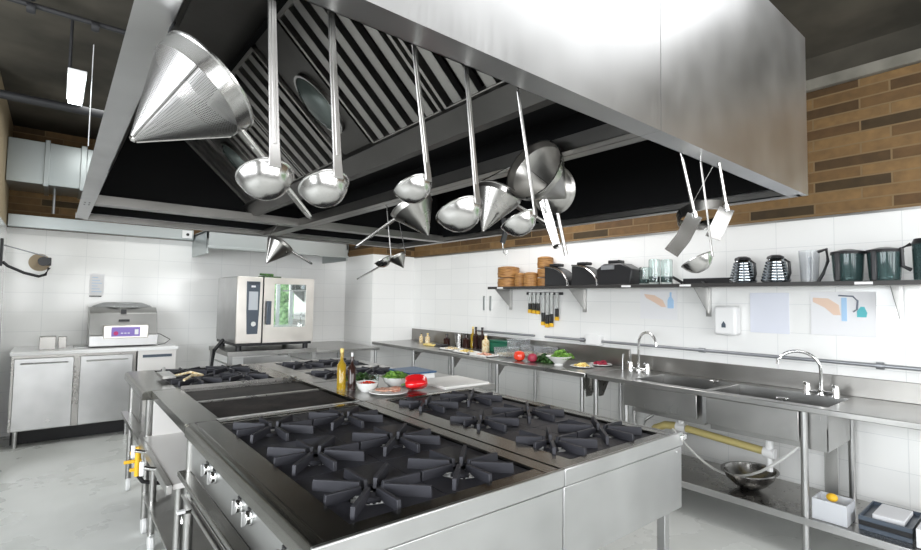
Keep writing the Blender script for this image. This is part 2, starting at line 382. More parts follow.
B().box(.345, HX1 - .004, HY0 + .004, HY1 - .004, HZ1 - .01, HZ1 - .004).build('top_panel', 'greasy', t)
def lip(x0, x1, y0, y1, up, nm='lip', m='hoodin', h=.035):
    """flat inward flange with a small upstand on its inner edge"""
    b = B().box(x0, x1, y0, y1, HZ0, HZ0 + .006)
    a = {'y1': (x0, x1, y1 - .004, y1), 'y0': (x0, x1, y0, y0 + .004), 'x1': (x1 - .004, x1, y0, y1), 'x0': (x0, x0 + .004, y0, y1)}[up]
    b.box(*a, HZ0, HZ0 + h); return b.build(nm, m, t)
lip(HX0, 1.336, HY0 + .004, HY0 + .068, 'y1', m='hood'); lip(1.3385, HX1, HY0 + .004, HY0 + .068, 'y1', m='hood')  # near lips in the paler hood steel, standing in for reflected light
lip(HX0 + .004, .148, HY0 + .02, HY1, 'x1', m='hood'); lip(2.565, HX1 - .004, HY0 + .02, HY1, 'x0')
lip(HX0, HX1, HY1 - .06, HY1 - .004, 'y0')
lip(CX0, 1.335, HY0 + .068, HY1 - .06, 'x0', 'centre_lip', h=.05); lip(1.339, CX1, HY0 + .068, HY1 - .06, 'x1', 'centre_lip', h=.05)
B().box(.148, CX0, 3.37, 3.375, HZ0 + .006, HZ0 + .05).box(.148, CX0, 3.37, 3.46, HZ0, HZ0 + .006).build('cross_beam', 'hoodin', t)
B().box(CX1, 2.565, 3.37, 3.375, HZ0 + .006, HZ0 + .05).box(CX1, 2.565, 3.37, 3.46, HZ0, HZ0 + .006).build('cross_beam', 'hoodin', t)
for x in (.105, .125):
    for y in (3.36, 3.44): B().cyl((x, y, 1.998), (x, y, 2.001), .004, seg=8).build('rivet', 'black', t)
# inner linings
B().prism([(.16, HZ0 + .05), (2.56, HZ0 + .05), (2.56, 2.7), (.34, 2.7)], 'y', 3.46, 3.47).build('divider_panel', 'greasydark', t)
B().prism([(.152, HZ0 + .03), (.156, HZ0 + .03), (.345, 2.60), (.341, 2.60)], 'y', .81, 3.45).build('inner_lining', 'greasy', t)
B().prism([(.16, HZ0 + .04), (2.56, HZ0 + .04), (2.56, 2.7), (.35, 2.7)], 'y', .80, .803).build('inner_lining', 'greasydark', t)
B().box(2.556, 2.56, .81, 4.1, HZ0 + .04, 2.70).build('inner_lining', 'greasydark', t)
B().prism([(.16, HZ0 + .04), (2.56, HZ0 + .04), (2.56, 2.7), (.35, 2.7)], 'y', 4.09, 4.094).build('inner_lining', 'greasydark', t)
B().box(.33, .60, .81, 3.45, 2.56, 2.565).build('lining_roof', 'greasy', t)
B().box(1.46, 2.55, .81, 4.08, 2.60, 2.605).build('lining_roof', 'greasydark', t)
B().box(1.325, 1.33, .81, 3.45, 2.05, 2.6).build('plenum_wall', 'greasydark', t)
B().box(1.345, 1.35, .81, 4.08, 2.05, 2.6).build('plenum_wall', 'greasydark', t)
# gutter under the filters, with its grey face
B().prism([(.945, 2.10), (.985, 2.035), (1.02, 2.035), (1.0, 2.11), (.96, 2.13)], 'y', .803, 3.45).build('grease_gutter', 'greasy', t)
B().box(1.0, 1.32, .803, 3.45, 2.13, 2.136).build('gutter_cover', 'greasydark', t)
# filters: sloping from the gutter (x .96, z 2.11) up to the left (x .56, z 2.5)
fx0, fz0, fx1, fz1 = .965, 2.115, .56, 2.49
fl = math.hypot(fx1 - fx0, fz1 - fz0); fd = Vector((fx1 - fx0, 0, fz1 - fz0)) / fl; fn = Vector((fd.z * -1, 0, fd.x)); fn = Vector((-fd.z, 0, fd.x))
# matrix: local x along slope, local y along +Y, local z = outward (down-left)
FM = Matrix(((fd.x, 0, fn.x, fx0), (0, 1, 0, 0), (fd.z, 0, fn.z, fz0), (0, 0, 0, 1)))
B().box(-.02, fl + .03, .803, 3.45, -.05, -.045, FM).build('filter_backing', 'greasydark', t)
def hfilter(y0, y1):
    f = B().box(0, fl, y0, y0 + .012, -.035, .006, FM).box(0, fl, y1 - .012, y1, -.035, .006, FM).box(0, .014, y0, y1, -.035, .006, FM).box(fl - .014, fl, y0, y1, -.035, .006, FM).build('filter_frame', 'filter', t)
    n = max(2, round((y1 - y0 - .03) / .088))
    for k in range(n):
        yy = y0 + .024 + (y1 - y0 - .048) * (k + .5) / n
        B().box(.014, fl - .014, yy - .021, yy + .021, -.003, .0, FM).box(.014, fl - .014, yy - .021, yy - .018, -.025, .0, FM).box(.014, fl - .014, yy + .018, yy + .021, -.025, .0, FM).build('baffle', 'filter', f)
for y0, y1 in ((.82, 1.26), (1.28, 1.73), (2.01, 2.42), (2.43, 2.86), (3.14, 3.44)): hfilter(y0, y1)
def blank(y0, y1):
    B().box(0, fl, y0, y1, -.02, -.01, FM).build('blank_panel', 'greasy', t)
    c = FM @ Matrix.Translation((fl * .43, (y0 + y1) / 2, 0))
    k = B()
    k.lathe([(0, .03), (.5, .03), (.8, .022), (1, .0), (1.05, -.012), (1.15, -.012), (1.15, -.02)], c @ Matrix.Diagonal((.125, .075, 1, 1)))
    q = k.build('bulkhead_light', 'glass2', t)
    B().lathe([(1.0, -.004), (1.0, .006), (1.08, .006), (1.08, -.012)], c @ Matrix.Diagonal((.125, .075, 1, 1))).build('lamp_ring', 'hstrap', q)
M['glass2'] = mat('bulkhead_light_glass', (.10, .12, .115), .12, .3)
blank(1.77, 2.0); blank(2.87, 3.13)
# hangers to the ceiling
for x, y in ((2.2, 1.0), (.5, 1.0), (2.2, 3.9), (.5, 3.9)):
    B().cyl((x, y, HZ1 - .01), (x, y, 3.3), .008, seg=8).build('hanger_rod', 'pipegrey', t)
# hanging rails
t = thing('utensil_rail', 'thin steel rail behind the near edge of the hood holding the ladles', 'rail', (1.3, .83, 2.03))
B().cyl((.17, .835, 2.035), (2.54, .835, 2.035), .006, seg=10).build('rod', 'steel', t)
for x in (.6, 1.25, 1.95): B().box(x - .01, x + .01, .80, .84, 2.04, 2.045).build('bracket', 'steel', t)

# ------------------------------------------------------------------ cooking ranges
ZT = .90
def prof_frame(x0, x1, y0, y1, wx0, wx1, wy0, wy1, h=.055):
    """a rectangular worktop with a sunken rectangular opening"""
    b = B().box(x0, wx0, y0, y1, ZT - h, ZT).box(wx1, x1, y0, y1, ZT - h, ZT).box(wx0, wx1, y0, wy0, ZT - h, ZT).box(wx0, wx1, wy1, y1, ZT - h, ZT)
    return b
_grate = {}
def grate(x0, x1, y0, y1, cx, cy, parent):
    """cast iron plate with a round opening and eight raised fins"""
    b = B(); n = 8; R0 = .088
    hole = [(cx + R0 * math.cos(2 * PI * (k + .5) / 16), cy + R0 * math.sin(2 * PI * (k + .5) / 16)) for k in range(16)]
    def edge(a):
        c, s = math.cos(a), math.sin(a)
        tx = ((x1 - cx) / c if c > 0 else (x0 - cx) / c) if abs(c) > 1e-6 else 9
        ty = ((y1 - cy) / s if s > 0 else (y0 - cy) / s) if abs(s) > 1e-6 else 9
        tt = min(tx, ty); return (cx + c * tt, cy + s * tt)
    angs = sorted([2 * PI * (k + .5) / 16 for k in range(16)])
    corners = [(math.atan2(yy - cy, xx - cx) % (2 * PI), (xx, yy)) for xx in (x0, x1) for yy in (y0, y1)]
    ztop, zb = ZT - .012, ZT - .022
    for i in range(16):
        a0, a1 = angs[i], angs[(i + 1) % 16]
        h0, h1 = hole[i], hole[(i + 1) % 16]; e0, e1 = edge(a0), edge(a1)
        mid = [c for a, c in corners if (a0 < a < a1) or (a1 < a0 and (a > a0 or a < a1))]
        loop = [h0, e0] + mid + [e1, h1]
        top = [b.bm.verts.new((*p, ztop)) for p in loop]; bot = [b.bm.verts.new((*p, zb)) for p in loop]
        b.bm.faces.new(top); b.bm.faces.new(bot[::-1])
        m = len(loop)
        for k in range(m - 1): b.bm.faces.new((top[k], top[k + 1], bot[k + 1], bot[k]))
        b.bm.faces.new((top[m - 1], top[0], bot[0], bot[m - 1]))
    g = b.build('grate', 'iron', parent)
    for k in range(8):
        a = PI / 4 * k + (PI / 8 if False else 0)
        L = min(math.dist((cx, cy), edge(a)) - .004, .180 if k % 2 == 0 else .19)
        m = Matrix.Translation((cx, cy, 0)) @ Matrix.Rotation(a, 4, 'Z')
        w = .0072; hh = .024 if k % 2 else .020
        pr = [(.034, ZT - .010), (.040, ZT + hh), (L, ZT + hh), (L + .004, ZT - .014), (.09, ZT - .014), (.06, ZT - .004)]
        f = B().prism(pr, 'y', -w, w).xf(m); f.build('grate_finger', 'iron', g, bev=.002)
    return g
def burner(cx, cy, parent):
    m = Matrix.Translation((cx, cy, ZT - .05))
    r = B().lathe([(.070, -.02), (.070, .004), (.058, .014), (.034, .018), (.034, -.02)], m, 24).build('burner', 'burner', parent)
    B().lathe([(0, .034), (.026, .034), (.032, .028), (.032, .016), (0, .016)], m, 24).build('burner_cap', 'iron', r)
    for k in range(12):
        a = 2 * PI * k / 12
        B().box(.036, .064, -.004, .004, .010, .022).xf(m @ Matrix.Rotation(a, 4, 'Z')).build('burner_port', 'burner', r)
def knob(x, y, z, parent, d=-1):
    k = B().cyl((x, y, z), (x + d * .008, y, z), .026).cyl((x + d * .008, y, z), (x + d * .022, y, z), .022, .020).build('knob', 'chrome', parent, bev=.002)
    B().box(min(x + d * .020, x + d * .032), max(x + d * .020, x + d * .032), y - .006, y + .006, z - .024, z + .024).build('grip', 'satin', k, bev=.002)
    B().cyl((x - d * .001, y, z + .028), (x + d * .012, y, z + .028), .006, seg=10).build('indicator', 'black', k)

def rolled(x_out, x_in, y0, y1, parent, name='rolled_edge', m='top', drop=.055, r=.026):
    """rounded front edge of a worktop, running along Y"""
    sg = 1 if x_in > x_out else -1
    pts = [(x_in, ZT), (x_out + sg * r, ZT)] + [(x_out + sg * (r - r * math.sin(q)), ZT - r + r * math.cos(q)) for q in [PI / 2 * k / 6 for k in range(1, 7)]] + [(x_out, ZT - drop), (x_in, ZT - drop)]
    return B().prism(pts, 'y', y0, y1).build(name, m, parent)
# near left range
t = thing('gas_range', 'near six-burner gas range with knobs on its left side', 'stove', (.97, 1.9, 0))
rng = t
prof_frame(.54, 1.435, 1.165, 2.635, .635, 1.365, 1.235, 2.58).build('worktop', 'top', t, bev=.006)
B().box(.50, 1.433, 1.15, 1.166, .843, .906).build('front_edge', 'satin', t, bev=.004)
B().box(.505, 1.432, 1.156, 1.172, .562, .84).build('front_panel', 'satin', t, bev=.003)
rolled(.50, .54, 1.166, 2.635, t)
B().box(.518, .53, 1.172, 2.60, .70, .845).build('control_panel', 'satin', t, bev=.003)
B().box(.47, .52, 1.172, 2.60, .675, .70).build('drip_ledge', 'top', t, bev=.005)
B().box(.63, 1.37, 1.23, 2.585, .80, .81).build('spill_tray', 'well', t)
B().box(.53, 1.40, 1.2, 2.6, .56, .566).build('underside', 'steel', t)
B().box(1.395, 1.405, 1.2, 2.6, .56, .84).build('back_panel', 'steel', t)
for yy in (2.23, 2.12, 1.78, 1.67, 1.36, 1.26): knob(.518, yy, .80, t)
for (x, y) in ((.52, 1.22), (.52, 2.58), (1.39, 1.22), (1.39, 2.58)):
    B().cyl((x, y, 0), (x, y, .84), .02).build('leg', 'steel', t)
gx = [(.640, .984, .80), (.988, 1.36, 1.16)]; gy = [(1.24, 1.66, 1.405), (1.664, 2.11, 1.84), (2.114, 2.575, 2.315)]
for (xa, xb, cx) in gx:
    for (ya, yb, cy) in gy: grate(xa, xb, ya, yb, cx, cy, t); burner(cx, cy, t)
B().box(.50, 1.36, 1.2, 2.6, .30, .315).build('undershelf', 'steel', t)
B().tube([(.49, 1.25, .60), (.49, 2.56, .60)], .009).build('gas_pipe', 'steel', t)
for yy in (2.35, 1.9, 1.5):
    v = B().tube([(.49, yy, .60), (.45, yy, .60), (.45, yy, .56)], .008).build('gas_valve', 'chrome', t)
    B().box(.43, .46, yy - .010, yy + .010, .60, .612).build('valve_handle', 'white', v)

# near right range
t = thing('gas_range', 'near six-burner gas range on the right, back to back with the other', 'stove', (1.86, 1.9, 0))
prof_frame(1.437, 2.25, 1.165, 2.635, 1.552, 2.195, 1.225, 2.585).build('worktop', 'top', t, bev=.006)
B().box(1.436, 2.292, 1.15, 1.166, .843, .906).build('front_edge', 'satin', t, bev=.004)
B().box(1.437, 2.288, 1.156, 1.172, .562, .84).build('front_panel', 'satin', t, bev=.003)
rolled(2.292, 2.25, 1.166, 2.635, t)
B().box(2.25, 2.265, 1.172, 2.6, .57, .845).build('control_panel', 'steel', t)
B().box(1.50, 2.24, 1.2, 2.6, .56, .566).build('underside', 'steel', t)
B().box(1.55, 2.2, 1.22, 2.59, .80, .81).build('spill_tray', 'well', t)
B().box(2.255, 2.30, 1.135, 1.155, .872, .896).build('corner_latch', 'chrome', t, bev=.004)
B().cyl((2.235, 1.15, .825), (2.235, 1.157, .825), .006, seg=10).build('screw', 'chrome', t)
for (x, y) in ((1.48, 1.22), (1.48, 2.58), (2.235, 1.22), (2.235, 2.58)):
    B().box(x - .02, x + .02, y - .02, y + .02, 0, .84).build('leg', 'satin', t, bev=.003)
gx = [(1.557, 1.836, 1.665), (1.840, 2.19, 2.01)]; gy = [(1.23, 1.66, 1.41), (1.664, 2.11, 1.865), (2.114, 2.58, 2.34)]
for (xa, xb, cx) in gx:
    for (ya, yb, cy) in gy: grate(xa, xb, ya, yb, cx, cy, t); burner(cx, cy, t)

# griddle unit on an open base
t = thing('griddle', 'black flat-top griddle on an open steel base behind the near range', 'griddle', (.97, 3.1, 0))
B().box(.50, .655, 2.64, 3.66, ZT - .045, ZT).box(1.41, 1.435, 2.64, 3.66, ZT - .045, ZT).box(.655, 1.41, 2.64, 2.67, ZT - .045, ZT).box(.655, 1.41, 3.62, 3.66, ZT - .045, ZT).build('worktop', 'top', t, bev=.005)
M['griddle'] = mat('seasoned_iron', (.02, .018, .017), .62, 0, spec=.2)
stripes(M['griddle'], (.008, .007, .007), (.03, .024, .022), 7)
B().box(.655, 1.41, 2.67, 3.62, ZT - .035, ZT - .02).build('cooking_plate', 'griddle', t)
B().box(.66, 1.405, 3.20, 3.235, ZT - .02, ZT - .012).build('plate_divider', 'darksteel', t)
b = B()
for k in range(22):
    yy = 2.69 + k * .022; b.box(.67, 1.395, yy, yy + .011, ZT - .02, ZT - .014)
b.build('ribs', 'griddle', t)
B().box(.655, 1.41, 3.62, 3.632, ZT - .02, ZT + .02).build('splash_guard', 'darksteel', t)
B().box(.64, 1.41, 2.644, 2.660, ZT, ZT + .003).build('grease_lip', 'satin', t)
B().box(.51, 1.40, 3.635, 3.65, .60, .855).build('side_panel', 'enamel', t)
B().box(.46, 1.40, 2.65, 3.65, .60, .625).build('deck', 'enamel', t, bev=.003)
B().box(1.395, 1.41, 2.65, 3.65, .625, .855).build('back_panel', 'satin', t)
B().box(.47, 1.40, 2.66, 3.64, .27, .285).build('undershelf', 'steel', t, bev=.002)
B().box(.435, .462, 2.64, 3.64, .585, .63).build('front_rail', 'steel', t, bev=.004)
for (x, y) in ((.50, 2.70), (.50, 3.45), (1.36, 2.70), (1.36, 3.45)):
    lg = B().cyl((x, y, .09), (x, y, .86 if y > 9 else .60), .018).build('leg', 'steel', t)
    B().lathe([(0, -.014), (.045, -.014), (.05, -.008), (.05, .008), (.045, .014), (0, .014)], Matrix.Translation((x, y, .05)) @ Matrix.Rotation(PI / 2, 4, 'Y')).build('wheel', 'white', lg)
    B().box(x - .012, x + .012, y - .03, y + .03, .07, .11).build('caster_fork', 'chrome', lg, bev=.004)
for yy in (3.30, 2.95):
    v = B().cyl((.44, yy, .62), (.38, yy, .64), .010).cyl((.44, yy, .61), (.52, yy, .61), .008).build('gas_valve', 'chrome', t)
    B().box(.365, .385, yy - .008, yy + .008, .60, .67).build('valve_handle', 'white', v, bev=.003)
# yellow gas tap manifold
t = thing('gas_tap', 'yellow gas tap with hoses under the left end of the griddle line', 'tap', (.43, 3.56, .45))
B().cyl((.43, 3.56, .42), (.43, 3.56, .59), .016).build('pipe', 'yellow', t)
for z, q in ((.45, .04), (.50, .07), (.55, .04)): B().box(.43 - q, .45, 3.55, 3.57, z, z + .018).build('lever', 'yellow', t, bev=.003)
B().tube([(.43, 3.56, .43), (.46, 3.56, .38), (.53, 3.58, .35), (.62, 3.60, .33)], .012).build('hose', 'blacksoft', t)

# far left range
t = thing('gas_range', 'far left gas range crowded with dark grates, beyond the griddle', 'stove', (.95, 4.2, 0))
prof_frame(.49, 1.435, 3.67, 4.68, .64, 1.30, 3.71, 4.62).build('worktop', 'top', t, bev=.006)
rolled(.45, .49, 3.67, 4.68, t)
B().box(.64, 1.30, 3.7, 4.63, .80, .81).build('spill_tray', 'well', t)
B().box(.50, .512, 4.15, 4.66, .605, .84).build('side_panel', 'steel', t)
B().box(.50, .512, 3.68, 3.74, .605, .84).build('side_panel', 'steel', t)
B().box(.56, .57, 3.74, 4.15, .60, .84).build('control_panel', 'darksteel', t)
B().box(.44, .56, 3.7, 4.66, .57, .60).build('drip_ledge', 'steel', t)
for yy in (3.82, 3.95, 4.08): knob(.56, yy, .76, t)
for (x, y) in ((.50, 3.74), (.50, 4.62), (1.38, 3.74), (1.38, 4.62)):
    lg = B().cyl((x, y, .09), (x, y, .84), .02).build('leg', 'steel', t)
    B().lathe([(0, -.014), (.045, -.014), (.05, -.008), (.05, .008), (.045, .014), (0, .014)], Matrix.Translation((x, y, .05)) @ Matrix.Rotation(PI / 2, 4, 'Y')).build('wheel', 'white', lg)
for (xa, xb, cx) in [(.645, .968, .81), (.972, 1.295, 1.13)]:
    for (ya, yb, cy) in [(3.715, 4.16, 3.94), (4.164, 4.615, 4.39)]: grate(xa, xb, ya, yb, cx, cy, t); burner(cx, cy, t)
tag(B().box(.60, .68, 3.95, 4.22, ZT + .027, ZT + .045).cyl((.64, 4.2, ZT + .036), (.67, 4.38, ZT + .045), .012).build('spatula', 'steel'), 'metal scraper lying on the far left range', 'spatula')
tag(B().tube([(.70, 3.78, ZT + .035), (.76, 3.86, ZT + .05), (.84, 3.92, ZT + .04), (.78, 4.0, ZT + .055), (.68, 3.98, ZT + .04)], .009, flat=None).build('rag', 'cream'), 'crumpled pale cloth on the far left range', 'cloth')

# right row: prep counter, two small ranges
t = thing('prep_counter', 'steel prep counter holding bowls behind the near right range', 'counter', (1.9, 3.0, 0))
B().box(1.437, 2.50, 2.64, 3.40, ZT - .04, ZT - .002).build('countertop', 'steel', t, bev=.004)
B().box(1.47, 2.27, 2.66, 3.39, .30, ZT - .04).build('cabinet_body', 'satin', t, bev=.003)
for (x, y) in ((1.5, 2.70), (1.5, 3.34), (2.2, 2.70), (2.2, 3.34)): B().cyl((x, y, 0), (x, y, .3), .02).build('leg', 'steel', t)
for i, (y0, y1, lab) in enumerate(((3.41, 3.98, 'small gas range directly behind the steel prep counter'), (3.99, 4.68, 'rearmost small gas range in front of the combi oven'))):
    t = thing('gas_range', lab, 'stove', (1.9, (y0 + y1) / 2, 0))
    prof_frame(1.437, 2.36, y0, y1, 1.57, 2.26, y0 + .07, y1 - .07).build('worktop', 'steel', t, bev=.005)
    B().box(1.57, 2.26, y0 + .06, y1 - .06, .80, .81).build('spill_tray', 'well', t)
    B().box(1.46, 2.33, y0 + .02, y1 - .02, .45, ZT - .055).build('cabinet_body', 'satin', t, bev=.003)
    ym = (y0 + y1) / 2
    for (xa, xb, cx) in ((1.575, 1.914, 1.745), (1.918, 2.255, 2.085)):
        grate(xa, xb, y0 + .075, y1 - .075, cx, ym, t); burner(cx, ym, t)
    for (x, y) in ((1.5, y0 + .06), (1.5, y1 - .06), (2.3, y0 + .06), (2.3, y1 - .06)): B().cyl((x, y, 0), (x, y, .45), .02).build('leg', 'steel', t)

# ------------------------------------------------------------------ combi oven on its stand
t = thing('combi_oven', 'steel combi oven with glass door and touch panel on a stand', 'oven', (1.93, 5.9, .97))
OX0, OX1, OY0, OY1, OZ0, OZ1 = 1.505, 2.355, 5.6, 6.42, 1.0, 1.72
M['oven'] = steel('oven_steel', (.74, .70, .66), .36, (20, 20, 2), .1, .1)
B().box(OX0, OX1, OY0 + .03, OY1, OZ0, OZ1).build('body', 'satin', t, bev=.01)
B().box(OX0, 1.772, OY0, OY0 + .03, OZ0, OZ1).build('control_front', 'oven', t, bev=.006)
cp = B().prism([(1.60, OZ1 - .05), (1.74, OZ1 - .05), (1.735, 1.35), (1.725, OZ0 + .10), (1.615, OZ0 + .10), (1.605, 1.35)], 'y', OY0 - .012, OY0).build('control_panel', 'slate', t, bev=.003)
B().box(1.622, 1.717, OY0 - .016, OY0 - .012, 1.36, 1.56).build('touch_screen', 'screen', cp)
B().cyl((1.67, OY0 - .012, 1.21), (1.67, OY0 - .04, 1.21), .03, .026).build('dial', 'chrome', cp)
B().box(1.645, 1.69, OY0 - .014, OY0 - .012, 1.605, 1.625).build('badge', 'paper', cp)
for k in range(4): B().box(1.615, 1.725, OY0 - .014, OY0 - .012, 1.64 + k * .007, 1.643 + k * .007).build('vent_slot', 'black', cp)
dr = B().box(1.785, 1.90, OY0, OY0 + .03, OZ0, OZ1).box(2.262, OX1, OY0, OY0 + .03, OZ0, OZ1).box(1.90, 2.262, OY0, OY0 + .03, OZ0, 1.17).box(1.90, 2.262, OY0, OY0 + .03, 1.65, OZ1).build('door', 'oven', t)
B().box(1.90, 2.262, OY0 + .004, OY0 + .012, 1.17, 1.65).build('door_glass', 'ovenglass', dr)
B().box(1.765, 1.79, OY0 + .006, OY0 + .03, OZ0, OZ1).build('door_gap', 'black', t)
B().cyl((1.83, OY0, 1.44), (1.83, OY0 - .035, 1.44), .014).box(1.805, 1.855, OY0 - .05, OY0 - .03, 1.20, 1.46).build('door_handle', 'slate', dr, bev=.006)
for x in (1.56, 2.30):
    for y in (5.68, 6.35): B().cyl((x, y, .915), (x, y, .975), .03).build('foot', 'black', t)
B().box(OX0 + .01, OX1 - .01, OY0 + .02, OY1, .97, 1.0).build('base_plinth', 'black', t)
tag(B().box(1.80, 2.02, 5.75, 5.87, OZ1, OZ1 + .02, ).tube([(1.90, 5.66, OZ1 + .03), (1.76, 5.70, OZ1 + .035)], .014).build('oven_glove', 'leafdark'), 'dark green folded oven cloth on top of the combi oven', 'cloth')
t = thing('oven_stand', 'open steel stand with tray rails under the combi oven', 'stand', (1.93, 5.95, 0))
B().box(1.44, 2.42, 5.62, 6.45, .865, .915).build('top_frame', 'steel', t, bev=.003)
B().box(1.46, 2.40, 5.64, 6.43, .25, .27).build('undershelf', 'steel', t)
for x in (1.47, 2.39):
    for y in (5.65, 6.42): B().box(x - .02, x + .02, y - .02, y + .02, 0, .865).build('leg', 'satin', t)
b = B()
for k in range(5): b.box(1.49, 1.51, 5.67, 6.40, .35 + k * .1, .36 + k * .1).box(2.35, 2.37, 5.67, 6.40, .35 + k * .1, .36 + k * .1)
b.build('tray_rails', 'steel', t)
B().box(1.60, 2.1, 5.605, 5.62, .76, .85).build('drawer_front', 'satin', t)
tag(B().tube([(1.47, 5.95, 1.02), (1.36, 5.85, .92), (1.30, 5.72, .7), (1.38, 5.7, .45), (1.5, 5.8, .30)], .02).build('drain_hose', 'black'), 'black drain hose hanging at the left of the oven stand', 'hose')
t = thing('side_table', 'low empty steel table between oven and tiled pier', 'table', (2.9, 6.3, 0))
B().box(2.44, 3.42, 5.88, 7.08, .82, .85).build('tabletop', 'steel', t, bev=.004)
for x in (2.48, 3.38):
    for y in (5.92, 7.04): B().cyl((x, y, 0), (x, y, .82), .019).build('leg', 'satin', t)
B().box(2.47, 3.39, 5.91, 7.05, .25, .27).build('undershelf', 'steel', t)

# ------------------------------------------------------------------ left: refrigerated counter, vacuum sealer
t = thing('refrigerated_counter', 'white and steel refrigerated counter with two doors against the end wall', 'refrigerator', (.4, 6.8, 0))
B().box(-.31, 1.12, 6.43, 7.09, .893, .93).build('worktop', 'white', t, bev=.003)
B().box(-.295, .72, 6.47, 7.08, .16, .892).build('carcass', 'pgreyd' if False else 'darksteel', t)
for (x0, x1) in ((-.275, .185), (.235, .69)):
    d = B().box(x0, x1, 6.445, 6.47, .165, .865).build('door', 'satin', t, bev=.006)
    B().tube([(x0 + .05, 6.445, .815), (x0 + .05, 6.42, .815), (x1 - .05, 6.42, .815), (x1 - .05, 6.445, .815)], .008, seg=8).build('handle', 'chrome', d)
B().cyl((.0, 6.443, .245), (.0, 6.446, .245), .018).build('badge', 'white', t)
for x in (-.24, .66):
    for y in (6.5, 7.03): B().cyl((x, y, 0), (x, y, .165), .02).build('leg', 'satin', t)
B().box(-.28, 1.09, 6.62, 7.06, .005, .155).build('plinth', 'blacksoft', t)  # dark box added as the shadow under the counter, not a real base
M['cab'] = mat('pale_compressor_cover', (.72, .70, .68), .4, .3)
B().box(.735, 1.105, 6.46, 7.08, .14, .892).build('compressor_housing', 'cab', t, bev=.004)
B().box(.78, 1.06, 6.452, 6.462, .815, .845).build('control_strip', 'slate', t)
B().box(.80, 1.05, 6.45, 6.462, .64, .66).build('vent', 'black', t)
t = thing('vacuum_sealer', 'steel vacuum sealer with purple control panel on the white counter', 'vacuum sealer', (.6, 6.75, .93))
B().box(.30, .93, 6.56, 7.0, .945, 1.06).build('base', 'satin', t, bev=.006)
B().prism([(6.62, 1.06), (6.98, 1.06), (6.98, 1.36), (6.78, 1.36), (6.68, 1.30)], 'x', .30, .93).build('housing', 'steel', t, bev=.006)
cp = B().box(.42, .83, 6.52, 6.62, 1.03, 1.17).build('control_box', 'oven', t, bev=.006)
B().box(.49, .75, 6.512, 6.52, 1.05, 1.15).build('control_panel', 'lilac', cp)
B().cyl((.53, 6.51, 1.085), (.53, 6.513, 1.085), .022).build('red_mark', 'magenta', cp)
b = B()
for k in range(3): b.box(.575 + k * .03, .595 + k * .03, 6.508, 6.513, 1.08, 1.09)
b.build('button', 'paper', cp)
B().box(.70, .735, 6.508, 6.513, 1.07, 1.125).build('display', 'paper', cp)
B().box(.58, .63, 6.66, 6.69, 1.29, 1.34).build('latch', 'black', t)
B().box(.56, .66, 6.63, 6.65, 1.205, 1.23).build('hinge', 'black', t)
B().lathe([(.0, .06), (.18, .055), (.27, .02), (.29, 0)], Matrix.Translation((.61, 6.87, 1.36)) @ Matrix.Diagonal((1, .4, 1, 1)), 24).build('lid_dome', 'clear', t)
tag(B().tube([(.93, 6.9, 1.06), (1.0, 6.88, 1.04), (1.09, 6.8, .98), (1.02, 6.7, .94), (.95, 6.68, .935)], .004, seg=6).build('power_cord', 'black'), 'thin black cord looping beside the vacuum sealer', 'cord')
tag(B().box(-.10, .03, 6.6, 6.8, .93, 1.06).build('napkin_box', 'darksteel', bev=.004), 'small steel box on the left of the white counter', 'box')
tag(B().box(.05, .12, 6.72, 6.82, .93, 1.05).build('steel_container', 'darksteel', bev=.004), 'narrow steel container beside the small steel box', 'container')
tag(B().box(.18, .30, 6.65, 6.95, .93, .94).build('tray', 'satin', bev=.003), 'flat steel tray left of the vacuum sealer', 'tray')
t = thing('wall_notice', 'white typed notice on the end wall above the vacuum sealer', 'notice', (.37, 7.1, 1.6))
B().box(.305, .44, 7.093, 7.099, 1.50, 1.74).build('sheet', 'paper', t)
b = B()
for k in range(6): b.box(.325, .42 - .02 * (k % 3), 7.091, 7.093, 1.53 + k * .033, 1.535 + k * .033)
b.build('printed_lines', 'pblue', t)
B().box(.305, .42, 7.085, 7.094, 1.475, 1.488).build('clip', 'black', t)
# extension reel on the left wall
t = thing('hose_reel', 'brown reel on a bent black arm fixed to the left wall', 'reel', (-.4, 6.6, 1.75))
B().box(-.42, -.40, 6.38, 6.46, 1.76, 2.02).build('wall_plate', 'black', t, bev=.004)
B().tube([(-.40, 6.42, 1.80), (-.36, 6.42, 1.76), (-.24, 6.42, 1.70), (-.13, 6.42, 1.67), (-.08, 6.42, 1.69), (-.055, 6.42, 1.76)], .014).build('arm', 'black', t)
B().tube([(-.40, 6.42, 1.96), (-.08, 6.42, 1.87)], .006).build('arm_strut', 'pipegrey', t)
M['drum'] = mat('tan_reel_disc', (.38, .30, .20), .6)
B().cyl((-.13, 6.44, 1.81), (-.13, 6.52, 1.81), .085, seg=28).build('reel_disc', 'drum', t)
B().cyl((-.10, 6.38, 1.82), (-.10, 6.44, 1.82), .045, seg=16).build('hub', 'black', t)
B().box(-.09, -.04, 6.39, 6.43, 1.78, 1.86).build('guide', 'black', t, bev=.006)

